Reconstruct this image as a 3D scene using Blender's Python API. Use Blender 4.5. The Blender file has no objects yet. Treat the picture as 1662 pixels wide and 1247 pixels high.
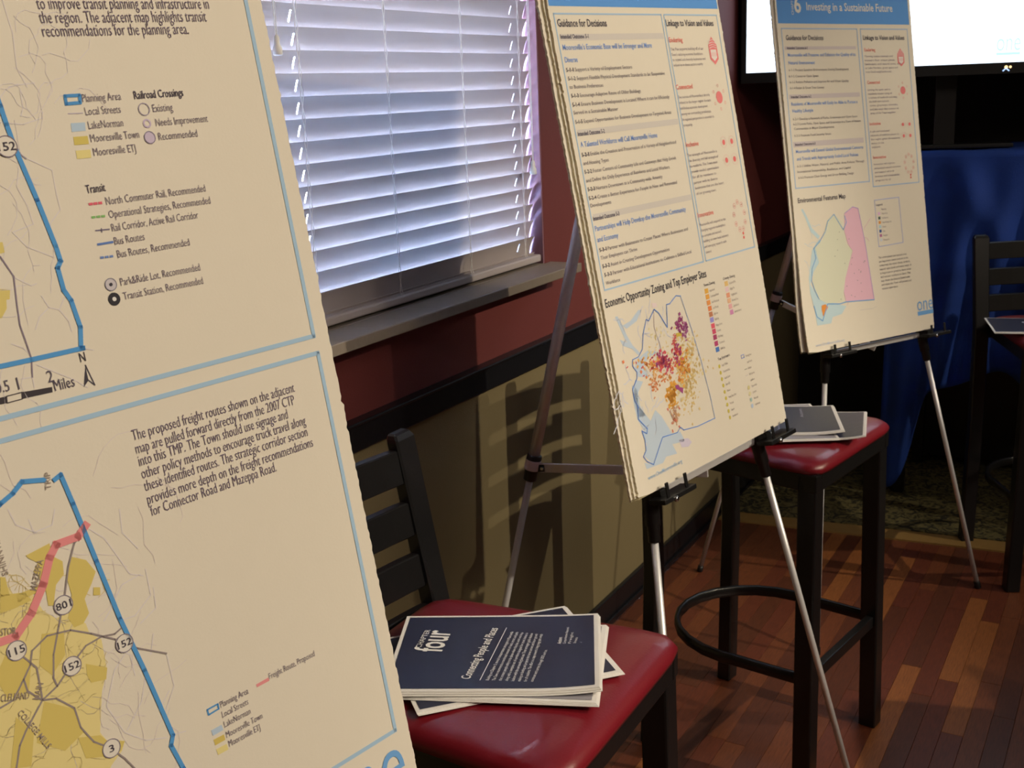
import bpy, math, random
import numpy as np
from mathutils import Vector, Matrix
random.seed(7); rng = np.random.RandomState(3)
S = bpy.context.scene
COL = S.collection

# ------------------------------------------------------------------ camera
F = 1850.0; CAMP = np.array([1.341, 0.0, 1.55])
def _basis():
    dY = np.array([1914-831, 104-623.5, F]); dY /= np.linalg.norm(dY)
    n = np.cross(dY, np.array([1, -.04, 0.])); n /= np.linalg.norm(n)
    if n[1] < 0: n = -n
    Z = -n; X = np.cross(dY, Z)
    return np.array([X, dY, Z])
R = _basis()                       # columns: camera right, camera down, camera forward in world axes
cam = bpy.data.objects.new('camera', bpy.data.cameras.new('camera')); COL.objects.link(cam)
cam.matrix_world = Matrix(((R[0,0], -R[0,1], -R[0,2], CAMP[0]), (R[1,0], -R[1,1], -R[1,2], CAMP[1]),
                           (R[2,0], -R[2,1], -R[2,2], CAMP[2]), (0,0,0,1)))
cam.data.sensor_width = 36; cam.data.lens = F/1662*36
cam.data.dof.use_dof = True; cam.data.dof.focus_distance = 1.05; cam.data.dof.aperture_fstop = 28
S.camera = cam

# ------------------------------------------------------------------ world, lamps, exposure
w = bpy.data.worlds.new('world'); S.world = w; w.use_nodes = True
nt = w.node_tree; bg = nt.nodes['Background']
geo = nt.nodes.new('ShaderNodeTexCoord'); sep = nt.nodes.new('ShaderNodeSeparateXYZ'); rmp = nt.nodes.new('ShaderNodeValToRGB')
nt.links.new(geo.outputs['Generated'], sep.inputs[0]); nt.links.new(sep.outputs['Z'], rmp.inputs[0])
el = rmp.color_ramp.elements; el[0].position = 0.0; el[0].color = (.07, .08, .09, 1); el[1].position = .03; el[1].color = (.31, .58, 1.0, 1)
nt.links.new(rmp.outputs[0], bg.inputs[0]); bg.inputs[1].default_value = 520.0      # daylight sky over a dull ground
def spot(name, loc, target, power, color, size, blend, radius=.03):
    l = bpy.data.lights.new(name, 'SPOT'); l.energy = power; l.color = color
    l.spot_size = math.radians(size); l.spot_blend = blend; l.shadow_soft_size = radius
    o = bpy.data.objects.new(name, l); COL.objects.link(o); o.location = loc
    o.rotation_euler = (Vector(target)-Vector(loc)).to_track_quat('-Z', 'Y').to_euler()
    return o
WARM = (1.0, .86, .63)
spot('track_spot', (3.9, 2.25, 3.05), (.45, 1.95, .7), 345, WARM, 44, .7)
spot('track_spot', (3.9, 3.75, 3.05), (.62, 3.35, .85), 235, WARM, 36, .8)
spot('track_spot', (3.9, .50, 3.05), (.9, .55, 1.2), 225, WARM, 40, .8)
def area(name, loc, target, power, color, sx, sy):
    l = bpy.data.lights.new(name, 'AREA'); l.shape = 'RECTANGLE'; l.size = sx; l.size_y = sy
    l.energy = power; l.color = color
    o = bpy.data.objects.new(name, l); COL.objects.link(o); o.location = loc
    o.rotation_euler = (Vector(target)-Vector(loc)).to_track_quat('-Z', 'Y').to_euler()
area('ambient_fill', (3.2, .8, 3.3), (2.2, .8, 0), 82, (1.0, .84, .68), 2.2, 2.6)  # added soft lamp for warm ambient fill, no real fixture
S.cycles.diffuse_bounces = 8
vs = S.view_settings
vs.view_transform = 'Standard'; vs.look = 'None'; vs.gamma = 1; vs.use_curve_mapping = False; vs.exposure = 0.0

# ------------------------------------------------------------------ materials
def srgb(r, g, b):
    f = lambda c: (c/255/12.92) if c/255 <= .04045 else ((c/255+.055)/1.055)**2.4
    return (f(r), f(g), f(b), 1)
MATS = {}
def mat(name, rgb, rough=.6, metal=0, noise=0, nscale=20, bump=0, bscale=200, spec=.5, coat=0):
    if name in MATS: return MATS[name]
    m = bpy.data.materials.new(name); m.use_nodes = True; t = m.node_tree
    p = t.nodes['Principled BSDF']; c = srgb(*rgb)
    p.inputs['Base Color'].default_value = c; p.inputs['Roughness'].default_value = rough
    p.inputs['Metallic'].default_value = metal; p.inputs['Specular IOR Level'].default_value = spec
    p.inputs['Coat Weight'].default_value = coat
    tc = t.nodes.new('ShaderNodeTexCoord')
    if noise:
        n = t.nodes.new('ShaderNodeTexNoise'); n.inputs['Scale'].default_value = nscale; n.inputs['Detail'].default_value = 4
        t.links.new(tc.outputs['Object'], n.inputs['Vector'])
        r = t.nodes.new('ShaderNodeMapRange'); r.inputs[3].default_value = 1-noise; r.inputs[4].default_value = 1+noise
        t.links.new(n.outputs['Fac'], r.inputs[0])
        v = t.nodes.new('ShaderNodeVectorMath'); v.operation = 'SCALE'; v.inputs[0].default_value = c[:3]
        t.links.new(r.outputs[0], v.inputs['Scale']); t.links.new(v.outputs[0], p.inputs['Base Color'])
    if bump:
        n = t.nodes.new('ShaderNodeTexNoise'); n.inputs['Scale'].default_value = bscale; n.inputs['Detail'].default_value = 3
        t.links.new(tc.outputs['Object'], n.inputs['Vector'])
        b = t.nodes.new('ShaderNodeBump'); b.inputs['Strength'].default_value = bump; b.inputs['Distance'].default_value = .002
        t.links.new(n.outputs['Fac'], b.inputs['Height']); t.links.new(b.outputs[0], p.inputs['Normal'])
    MATS[name] = m; return m
def emit(name, rgb, st):
    m = bpy.data.materials.new(name); m.use_nodes = True; t = m.node_tree
    t.nodes.remove(t.nodes['Principled BSDF']); e = t.nodes.new('ShaderNodeEmission')
    e.inputs[0].default_value = srgb(*rgb); e.inputs[1].default_value = st
    t.links.new(e.outputs[0], t.nodes['Material Output'].inputs[0]); return m
def ink(rgb):
    m = mat('ink_%d_%d_%d' % rgb, rgb, .75, spec=.2); c = srgb(*rgb)
    m.node_tree.nodes['Principled BSDF'].inputs['Base Color'].default_value = tuple(min(.8, x*(1+(k-1)*(1-.75*(.3*c[0]+.6*c[1]+.1*c[2])**.5))+.025) for x, k in zip(c[:3], (1.10, 1.18, 1.75)))+(1,); return m
M_RED = mat('dark_red_wall_paint', (98, 38, 36), .75, noise=.05, nscale=6, bump=.3, bscale=350)
M_KHAKI = mat('khaki_wall_paint', (116, 104, 74), .8, noise=.06, nscale=5, bump=.3, bscale=300)
M_BLACKW = mat('black_trim_paint', (22, 22, 26), .32, noise=.1, nscale=30, bump=.1)
M_DARKW = mat('dark_far_wall_paint', (34, 30, 30), .8, noise=.1, nscale=8)
M_CEIL = mat('ceiling_paint', (120, 110, 95), .9, noise=.04)
M_SILL = mat('taupe_sill_stone', (126, 116, 106), .45, noise=.10, nscale=40, bump=.1)
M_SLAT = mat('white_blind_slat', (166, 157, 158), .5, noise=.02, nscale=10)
M_CORD = mat('white_cord', (235, 235, 235), .6, noise=.02)
M_FRAME = mat('white_window_frame', (220, 220, 225), .5, noise=.02)
M_JAMB = mat('jamb_glow_mauve', (132, 92, 104), .6, noise=.04)  # mauve colour holds the purple window glow on the jamb
M_CHAIR = mat('black_painted_metal', (20, 20, 22), .28, noise=.15, nscale=30, bump=.05)
M_VINYL = mat('red_vinyl', (112, 20, 32), .36, noise=.08, nscale=14, bump=.12, bscale=260, coat=.15)
M_ALU = mat('brushed_aluminium', (228, 228, 232), .36, metal=.4, noise=.05, nscale=60)
M_PLAST = mat('black_plastic', (18, 18, 20), .4, noise=.1, nscale=40)
M_STEEL = mat('steel_screw', (215, 215, 220), .2, metal=1, noise=.03)
M_PAPER = mat('poster_paper', (228, 221, 208), .7, noise=.012, nscale=60, bump=.04, bscale=500, spec=.25)
M_FOAM = mat('foam_edge', (236, 226, 190), .85, noise=.06, nscale=150, bump=.5, bscale=600)
M_WPAPER = mat('white_booklet_paper', (228, 226, 224), .6, noise=.01, nscale=60)
M_NAVY = mat('navy_cover_ink', (40, 44, 66), .38, noise=.03, nscale=30)
M_GREY = mat('grey_page_ink', (150, 148, 158), .6, noise=.03, nscale=30)
M_BLUE = mat('blue_cloth', (24, 66, 160), .8, noise=.12, nscale=12, bump=.4, bscale=300)
M_STRIP = mat('tan_threshold_strip', (150, 118, 66), .55, noise=.12, nscale=25)
def glass_mat():
    m = bpy.data.materials.new('window_glass'); m.use_nodes = True; p = m.node_tree.nodes['Principled BSDF']
    p.inputs['Transmission Weight'].default_value = 1; p.inputs['Roughness'].default_value = 0
    p.inputs['IOR'].default_value = 1.45; return m
def carpet_mat():
    m = mat('patterned_carpet', (64, 60, 34), .95, bump=1, bscale=500); t = m.node_tree; p = t.nodes['Principled BSDF']
    tc = t.nodes.new('ShaderNodeTexCoord'); v = t.nodes.new('ShaderNodeTexNoise'); v.inputs['Scale'].default_value = 26
    v.inputs['Detail'].default_value = 2; v.inputs['Distortion'].default_value = 2.5
    t.links.new(tc.outputs['Object'], v.inputs['Vector'])
    r = t.nodes.new('ShaderNodeValToRGB'); e = r.color_ramp.elements
    e[0].position = .42; e[0].color = srgb(40, 38, 26); e[1].position = .58; e[1].color = srgb(112, 102, 62)
    x = e.new(.49); x.color = srgb(86, 80, 46)
    t.links.new(v.outputs['Fac'], r.inputs[0]); t.links.new(r.outputs[0], p.inputs['Base Color']); return m
M_CARPET = carpet_mat()
def wood(name, a, b):
    m = bpy.data.materials.new(name); m.use_nodes = True; t = m.node_tree; p = t.nodes['Principled BSDF']
    p.inputs['Roughness'].default_value = .38
    tc = t.nodes.new('ShaderNodeTexCoord'); mp = t.nodes.new('ShaderNodeMapping'); mp.inputs['Scale'].default_value = (90, 5, 90)
    oi = t.nodes.new('ShaderNodeObjectInfo'); ad = t.nodes.new('ShaderNodeVectorMath')
    t.links.new(tc.outputs['Object'], ad.inputs[0]); t.links.new(oi.outputs['Location'], ad.inputs[1]); t.links.new(ad.outputs[0], mp.inputs[0])
    n = t.nodes.new('ShaderNodeTexNoise'); n.inputs['Detail'].default_value = 5; n.inputs['Distortion'].default_value = .6
    t.links.new(mp.outputs[0], n.inputs['Vector'])
    r = t.nodes.new('ShaderNodeValToRGB'); e = r.color_ramp.elements
    e[0].position = .3; e[0].color = srgb(*a); e[1].position = .7; e[1].color = srgb(*b)
    t.links.new(n.outputs['Fac'], r.inputs[0]); t.links.new(r.outputs[0], p.inputs['Base Color']); return m
WOODS = [wood('jatoba_plank_dark', (76, 42, 28), (104, 58, 38)), wood('jatoba_plank_mid', (94, 52, 32), (126, 72, 44)),
         wood('jatoba_plank_red', (86, 44, 30), (114, 60, 40)), wood('jatoba_plank_amber', (120, 72, 38), (158, 98, 54))]

# ------------------------------------------------------------------ helpers
def obj(name, V, Fc, m, parent=None, smooth=False, base=None):
    me = bpy.data.meshes.new(name); V = np.asarray(V, float)
    if parent is not None and base is None: base = parent.get('_b', (0, 0, 0))
    off = np.array(base if base is not None else (0, 0, 0), float)
    me.from_pydata((V-off).tolist(), [], [tuple(f) for f in Fc])
    ms = m if isinstance(m, list) else [m]
    for x in ms: me.materials.append(x)
    if smooth: me.polygons.foreach_set('use_smooth', [True]*len(me.polygons))
    me.update()
    o = bpy.data.objects.new(name, me); COL.objects.link(o)
    if parent is not None: o.parent = parent
    return o
def thing(name, label, cat, loc=(0,0,0), rz=0, group=None):
    o = bpy.data.objects.new(name, None); COL.objects.link(o); o.empty_display_size = .05
    o.location = loc; o.rotation_euler = (0, 0, rz); o['label'] = label; o['category'] = cat
    if group: o['group'] = group
    o['_b'] = tuple(float(x) for x in loc)
    return o
def struct(o): o['kind'] = 'structure'; return o
class MB:
    def __init__(s): s.v = []; s.f = []; s.mi = []
    def add(s, V, Fc, mi=0):
        b = len(s.v); s.v += [tuple(map(float, p)) for p in V]; s.f += [tuple(b+i for i in f) for f in Fc]; s.mi += [mi]*len(Fc); return s
    def box(s, a, b, mi=0, bev=0):
        x0, y0, z0 = a; x1, y1, z1 = b
        return s.add([(x0,y0,z0),(x1,y0,z0),(x1,y1,z0),(x0,y1,z0),(x0,y0,z1),(x1,y0,z1),(x1,y1,z1),(x0,y1,z1)],
                     [(0,3,2,1),(4,5,6,7),(0,1,5,4),(1,2,6,5),(2,3,7,6),(3,0,4,7)], mi)
    def obox(s, c, ax, ay, az, hx, hy, hz, mi=0):
        c, ax, ay, az = map(np.array, (c, ax, ay, az)); V = []
        for k in (-1, 1):
            for i, j in ((-1,-1),(1,-1),(1,1),(-1,1)): V.append(c+ax*hx*i+ay*hy*j+az*hz*k)
        return s.add(V, [(0,3,2,1),(4,5,6,7),(0,1,5,4),(1,2,6,5),(2,3,7,6),(3,0,4,7)], mi)
    def bar(s, p, q, wx, wy, side=(0,0,1), mi=0):     # rectangular bar p->q
        p, q = np.array(p, float), np.array(q, float); d = q-p; L = np.linalg.norm(d); d /= L
        a = np.cross(d, np.array(side, float)); a /= np.linalg.norm(a); b = np.cross(d, a)
        return s.obox((p+q)/2, a, b, d, wx/2, wy/2, L/2, mi)
    def tube(s, pts, r, n=14, mi=0, cap=True):
        pts = [np.array(p, float) for p in pts]; rs = r if isinstance(r, (list, tuple)) else [r]*len(pts)
        rings = []; prev = None
        for i, p in enumerate(pts):
            d = pts[min(i+1, len(pts)-1)]-pts[max(i-1, 0)]; d /= np.linalg.norm(d)+1e-12
            if prev is None:
                a = np.cross(d, (0,0,1.)) if abs(d[2]) < .9 else np.cross(d, (1.,0,0)); a /= np.linalg.norm(a)
            else: a = prev-d*np.dot(prev, d); a /= np.linalg.norm(a)
            prev = a; b = np.cross(d, a)
            rings.append([p+(a*math.cos(t)+b*math.sin(t))*rs[i] for t in [2*math.pi*k/n for k in range(n)]])
        V = [v for rg in rings for v in rg]; Fc = []
        for i in range(len(pts)-1):
            for k in range(n): Fc.append((i*n+k, i*n+(k+1)%n, (i+1)*n+(k+1)%n, (i+1)*n+k))
        if cap: Fc.append(tuple(range(n-1, -1, -1))); Fc.append(tuple((len(pts)-1)*n+k for k in range(n)))
        return s.add(V, Fc, mi)
    def build(s, name, m, parent=None, smooth=False, base=None, bevel=0):
        o = obj(name, s.v, s.f, m, parent, smooth, base)
        if any(s.mi): o.data.polygons.foreach_set('material_index', s.mi)
        if bevel:
            bm = o.modifiers.new('bevel', 'BEVEL'); bm.width = bevel; bm.segments = 2; bm.limit_method = 'ANGLE'
        if smooth:
            for p in o.data.polygons:
                if len(p.vertices) > 4: p.use_smooth = False
        return o
def tag(o, label, cat, group=None):
    o['label'] = label; o['category'] = cat
    if group: o['group'] = group
    return o
def ray(p): return R @ np.array([p[0]-831, p[1]-623.5, F])

# ------------------------------------------------------------------ the room
RX, RY0, RY1, RZ = 5.4, -2.6, 4.85, 3.4
WY0, WY1, WZ0, WZ1 = 1.30, 2.512, 1.128, 2.35
m = MB()
m.box((-.16, RY0, 0), (0, RY1, .90), 1); m.box((-.16, RY0, .90), (0, RY1, WZ0-.022)); m.box((-.16, RY0, WZ0-.022), (0, WY0, WZ1))
m.box((-.16, WY1, WZ0-.022), (0, RY1, WZ1)); m.box((-.16, RY0, WZ1), (0, RY1, RZ))
wl = struct(m.build('wall_left', [M_RED, M_KHAKI]))
struct(MB().box((-.16, RY1, 0), (RX, RY1+.1, RZ)).build('wall_far', M_DARKW))
struct(MB().box((RX, RY0, 0), (RX+.1, RY1+.1, RZ)).build('wall_right', M_KHAKI))
struct(MB().box((-.16, RY0-.1, 0), (RX, RY0, RZ)).build('wall_near', M_KHAKI))
struct(MB().box((-.16, RY0-.1, RZ), (RX+.1, RY1+.1, RZ+.1)).build('ceiling', M_CEIL))
struct(MB().box((.0, RY0, 0), (.014, RY1, .085)).box((.014, RY0, 0), (.022, RY1, .02)).build('baseboard_left', M_BLACKW, bevel=.003))
struct(MB().box((.0, RY0, .882), (.022, RY1, .936)).box((0, RY0, .936), (.03, RY1, .944)).build('trim_1', M_BLACKW, bevel=.003))
floor = struct(MB().box((-.16, RY0-.1, -.12), (RX+.1, RY1+.1, -.004)).build('floor', WOODS[0]))
# strip planks over the part of the floor the photograph shows
PW, PL = .0505, .55
def plank_mesh(L, mt):
    g = .0003; x, y = PW/2-g, L/2-g; c = .0006
    V = [(-x,-y,-.0038),(x,-y,-.0038),(x,y,-.0038),(-x,y,-.0038),(-x,-y,-c),(x,-y,-c),(x,y,-c),(-x,y,-c),(-x+c,-y+c,0),(x-c,-y+c,0),(x-c,y-c,0),(-x+c,y-c,0)]
    Fc = [(0,1,5,4),(1,2,6,5),(2,3,7,6),(3,0,4,7),(4,5,9,8),(5,6,10,9),(6,7,11,10),(7,4,8,11),(8,9,10,11)]
    me = bpy.data.meshes.new('plank'); me.from_pydata(V, [], Fc); me.materials.append(mt); me.update(); return me
LENS = (.55, .42, .66); PM = {(L, i): plank_mesh(L, WOODS[i]) for L in LENS for i in range(4)}
YA, YB, XA, XB = 1.75, 3.92, .023, 1.75
ncol = int((XB-XA)/PW); rest = MB(); count = 0
for c in range(ncol):
    x = XA+PW*(c+.5); y = YA-rng.uniform(0, .5)
    if c == 18: y = 2.90-.55*3
    while y < YB:
        L = LENS[0] if c == 18 else LENS[rng.randint(3)]
        i = rng.choice([0,1,2,3], p=[.36,.3,.28,.06])
        if c == 18: i = 3 if abs(y-2.90) < .1 else 2
        o = bpy.data.objects.new('plank', PM[(L, i)]); COL.objects.link(o); o.parent = floor
        o.location = (x, y+L/2, 0); y += L; count += 1
# the planks out of sight of the lens go on as one joined part
def plank_field(x0, x1, y0, y1, name):
    mb = MB(); x = x0
    while x < x1-.02:
        y = y0-rng.uniform(0, .4); xe = min(x+PW, x1)
        while y < y1:
            L = LENS[rng.randint(3)]; a, b = max(y, y0), min(y+L, y1)
            if b-a > .01: mb.box((x+.0009, a+.0009, -.0038), (xe-.0009, b-.0009, 0), int(rng.choice(4, p=[.36,.3,.28,.06])))
            y += L
        x += PW
    o = mb.build(name, WOODS, floor); o['kind'] = 'stuff'
plank_field(.023, RX, RY0, 1.24, 'far_planks'); plank_field(XA+ncol*PW, RX, 1.24, 3.92, 'far_planks')
# threshold strip and carpet: their near edge runs slightly askew to the wall
def ythr(x): return 3.752+.098*x
def quadslab(y0f, y1f, z0, z1, name, mt, n=1):
    V = [(0, y0f(0), z0), (RX, y0f(RX), z0), (RX, y1f(RX), z0), (0, y1f(0), z0)]; V += [(a, b, z1) for a, b, _ in V]
    return obj(name, V, [(0,3,2,1),(4,5,6,7),(0,1,5,4),(1,2,6,5),(2,3,7,6),(3,0,4,7)], mt)
struct(quadslab(ythr, lambda x: ythr(x)+.085, -.001, .006, 'trim_2', M_STRIP))
struct(quadslab(lambda x: ythr(x)+.085, lambda x: RY1, -.003, .010, 'carpet', M_CARPET))
o = bpy.data.objects['carpet']; o['kind'] = 'structure'; o.name = 'floor_carpet'

# ------------------------------------------------------------------ window, sill, blind
m = MB(); xf0, xf1 = -.13, -.09
m.box((xf0, WY0, WZ0), (xf1, WY0+.05, WZ1)); m.box((xf0, WY1-.05, WZ0), (xf1, WY1, WZ1))
m.box((xf0, WY0+.05, WZ0), (xf1, WY1-.05, WZ0+.018)); m.box((xf0, WY0+.05, WZ1-.05), (xf1, WY1-.05, WZ1))
m.box((xf0+.005, WY0+.05, 1.74), (xf1-.005, WY1-.05, 1.78))
win = struct(m.build('window_1', M_FRAME, bevel=.003))
MB().box((xf1, WY1-.006, WZ0), (-.001, WY1, WZ1)).build('jamb_liner', M_JAMB, win); MB().box((xf1, WY0, WZ0), (-.001, WY0+.006, WZ1)).build('jamb_liner', M_JAMB, win)
obj('pane', [(-.112, WY0+.04, WZ0+.04), (-.112, WY1-.04, WZ0+.04), (-.112, WY1-.04, WZ1-.04), (-.112, WY0+.04, WZ1-.04)], [(0,1,2,3)], glass_mat(), win)
struct(MB().box((-.16, WY0, WZ0-.022), (0, WY1, WZ0)).box((0, WY0-.04, WZ0-.022), (.088, WY1+.03, WZ0)).build('window_1_sill', M_SILL, bevel=.002))

BX = -.03; BY0, BY1 = WY0+.01, WY1-.010
bl = thing('window_blind', 'white horizontal slat blind hanging closed over the bright window', 'blind', (BX, (BY0+BY1)/2, WZ0))
TILT = math.radians(72); SW = .050
LADDERS = (1.64, 1.905, 2.185, 2.44)
def slat(z, y0, y1):
    """curved slat, room edge up, with a routed slot at the two outer ladders where daylight shows through"""
    n = 12; prof = []
    for k in range(n+1):
        a = (k/n-.5)*SW; arch = .0032*(1-(2*k/n-1)**2)
        dx, dz = math.cos(TILT), math.sin(TILT)
        prof.append((BX+a*dx-arch*dz, z+a*dz+arch*dx))
    th = .0013; V = []; Fc = []
    sl = (LADDERS[0]+.006, LADDERS[3]-.006); sw = .0038
    def piece(ka, kb, ya, yb):
        b = len(V); P = prof[ka:kb+1]; N = len(P)
        for y in (ya, yb):
            for (x, zz) in P: V.append((x, y, zz))
            for (x, zz) in P: V.append((x-th*math.sin(TILT), y, zz+th*math.cos(TILT)))
        f = []
        for k in range(N-1): f.extend([(k, k+1, 2*N+k+1, 2*N+k), (N+k, 3*N+k, 3*N+k+1, N+k+1)])
        f.extend([(0, 2*N, 3*N, N), (N-1, 2*N-1, 4*N-1, 3*N-1)])
        f.extend([tuple(list(range(0, N))+list(range(2*N-1, N-1, -1))), tuple(list(range(3*N-1, 2*N-1, -1))+list(range(3*N, 4*N)))])
        Fc.extend([tuple(b+q for q in g) for g in f])
    piece(0, 4, y0, y1); piece(9, n, y0, y1)
    piece(4, 9, y0, sl[0]); piece(4, 9, sl[0]+sw, sl[1]); piece(4, 9, sl[1]+sw, y1)
    return V, Fc
PITCH = .0398; ztop_edge = 1.674     # upper (room) edges lie on this grid
edges = [ztop_edge+PITCH*k for k in range(-13, 15)]
V, Fc = slat(0, BY0, BY1); base = (BX, (BY0+BY1)/2, WZ0)
smesh = None
for e in edges:
    zc = e-.5*SW*math.sin(TILT)
    if smesh is None:
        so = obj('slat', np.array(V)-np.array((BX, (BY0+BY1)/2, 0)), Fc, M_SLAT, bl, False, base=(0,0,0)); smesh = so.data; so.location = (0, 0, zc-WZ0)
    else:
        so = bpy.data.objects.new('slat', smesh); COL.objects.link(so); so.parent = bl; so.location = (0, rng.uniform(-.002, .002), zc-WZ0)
MB().box((BX-.026, BY0, WZ0+.006), (BX+.026, BY1, WZ0+.024)).build('bottom_rail', M_SLAT, bl, bevel=.004)
MB().box((BX-.028, BY0, WZ1-.05), (BX+.028, BY1, WZ1-.004)).build('head_rail', M_SLAT, bl, bevel=.003)
for yc in (1.64, 1.905, 2.185, 2.44):
    mb = MB()
    for dx, dy in ((.027, -.004), (.027, .004)):     # the two ladder strings in front of the slats
        pts = []
        for e in edges: pts += [(BX+dx*.6, yc+dy*(1 if int(round((e-1.6)/PITCH)) % 2 else -1), e+.001)]
        pts = [(BX+.022, yc+dy, WZ0+.02)]+pts+[(BX+.02, yc+dy, WZ1-.05)]
        mb.tube(pts, .0007, 5)
    mb.build('ladder_cord', M_CORD, bl)
def cord(y, z0, label):
    t = MB().tube([(BX+.04, y-.006, WZ1-.03), (BX+.042, y-.002, z0+.03)], .0009, 5).tube([(BX+.04, y+.006, WZ1-.03), (BX+.042, y+.002, z0+.03)], .0009, 5)
    c = t.build('pull_cord', M_CORD, bl)
    k = MB().tube([(BX+.042, y, z0+.032), (BX+.042, y, z0+.028), (BX+.042, y, z0+.016), (BX+.042, y, z0+.012), (BX+.042, y, z0), (BX+.042, y, z0-.002)], [.002, .0045, .005, .0075, .0085, .006], 12)
    o = k.build('tassel', M_CORD, c, True, base=(0,0,0)); o.data.transform(Matrix.Translation(-Vector(base)))
cord(1.605-.05, 1.625, ''); cord(2.49-.045, 1.355, '')

# ------------------------------------------------------------------ flat print: pixels of the photograph turned into points of each board's plane
def text_mesh(s, bold=0, res=2, shear=0):
    cu = bpy.data.curves.new('t', 'FONT'); cu.body = s; cu.size = 1; cu.resolution_u = res; cu.offset = bold; cu.shear = shear
    o = bpy.data.objects.new('t', cu); COL.objects.link(o)
    me = bpy.data.meshes.new_from_object(o)
    V = np.array([v.co[:] for v in me.vertices]) if len(me.vertices) else np.zeros((0, 3)); Fc = [tuple(p.vertices) for p in me.polygons]
    bpy.data.objects.remove(o); bpy.data.curves.remove(cu); bpy.data.meshes.remove(me)
    return V, Fc
PRINTED = set()
class Sheet:
    def __init__(s, O, u, v, parent, warp=None):
        s.O, s.u, s.v = map(np.array, (O, u, v)); s.n = np.cross(s.u, s.v); s.g = {}; s.parent = parent; s.warp = warp or (lambda a, b: 0.)
    def st(s, p):
        d = ray(p); q = CAMP+d*np.dot(s.O-CAMP, s.n)/np.dot(d, s.n); return np.array([np.dot(q-s.O, s.u), np.dot(q-s.O, s.v)])
    def P(s, a, b, h=0): return s.O+s.u*a+s.v*b+s.n*(h+s.warp(a, b))
    def add(s, part, rgb, pts, Fc, lay):
        g = s.g.setdefault(part, {'mb': MB(), 'm': []}); mt = ink(rgb) if isinstance(rgb, tuple) else rgb
        if mt not in g['m']: g['m'].append(mt)
        g['mb'].add([s.P(a, b, .00025+.00018*lay) for a, b in pts], Fc, g['m'].index(mt))
    def poly(s, part, rgb, pts, lay=0):
        from mathutils.geometry import tessellate_polygon
        tri = tessellate_polygon([[Vector((a, b, 0)) for a, b in pts]])
        s.add(part, rgb, pts, [tuple(t) for t in tri], lay)
    def ppoly(s, part, rgb, px, lay=0): s.poly(part, rgb, [s.st(p) for p in px], lay)
    def line(s, part, rgb, pts, wd, lay=1, closed=False):
        pts = [np.array(p, float) for p in pts]
        if closed: pts = pts+[pts[0]]
        for a, b in zip(pts[:-1], pts[1:]):
            d = b-a; L = np.linalg.norm(d)
            if L < 1e-6: continue
            d /= L; n = np.array([-d[1], d[0]])*wd/2; e = d*wd*.35
            s.add(part, rgb, [a-e-n, b+e-n, b+e+n, a-e+n], [(0,1,2,3)], lay)
    def pline(s, part, rgb, px, wd, lay=1, closed=False): s.line(part, rgb, [s.st(p) for p in px], wd, lay, closed)
    def disc(s, part, rgb, c, r, lay=1, ring=0, asp=1, n=20):
        c = np.array(c); A = [(c[0]+r*math.cos(2*math.pi*k/n), c[1]+r*asp*math.sin(2*math.pi*k/n)) for k in range(n)]
        if ring:
            q = (r-ring)/r; B = [(c[0]+(x-c[0])*q, c[1]+(y-c[1])*q) for x, y in A]
            s.add(part, rgb, A+B, [(k, (k+1) % n, n+(k+1) % n, n+k) for k in range(n)], lay)
        else: s.add(part, rgb, A, [tuple(range(n))], lay)
    def text(s, part, rgb, string, a, b=None, size=.005, bold=0, lay=2, vec=None, res=2, cond=.84):
        V, Fc = text_mesh(string, bold, res)
        if not len(V): return
        a = np.array(a, float); x0, x1 = V[:, 0].min(), V[:, 0].max()
        if b is not None:
            b = np.array(b, float); d = (b-a) if vec else np.array([b[0]-a[0], 0.])
            L = np.linalg.norm(d); d = d/L; k = L/(x1-x0)
        else: d = np.array(vec if vec is not None else (1., 0.)); k = size*cond
        n = np.array([-d[1], d[0]]); pts = [a+d*(x-x0)*k+n*y*size for x, y, _ in V]
        s.add(part, rgb, pts, Fc, lay)
    def ptext(s, part, rgb, string, pa, pb=None, size=.005, bold=0, lay=2, vec=None, res=2):
        s.text(part, rgb, string, s.st(pa), None if pb is None else s.st(pb), size, bold, lay, vec, res)
    def finish(s):
        for k, g in s.g.items(): PRINTED.add(k); g['mb'].build(k, g['m'], s.parent)
def ragged(pts_side, amp, seed):
    r = np.random.RandomState(seed); return [p+np.array([r.uniform(-amp, amp*.3)+(-amp*2.5 if r.rand() < .06 else 0), 0]) for p in pts_side]
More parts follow.
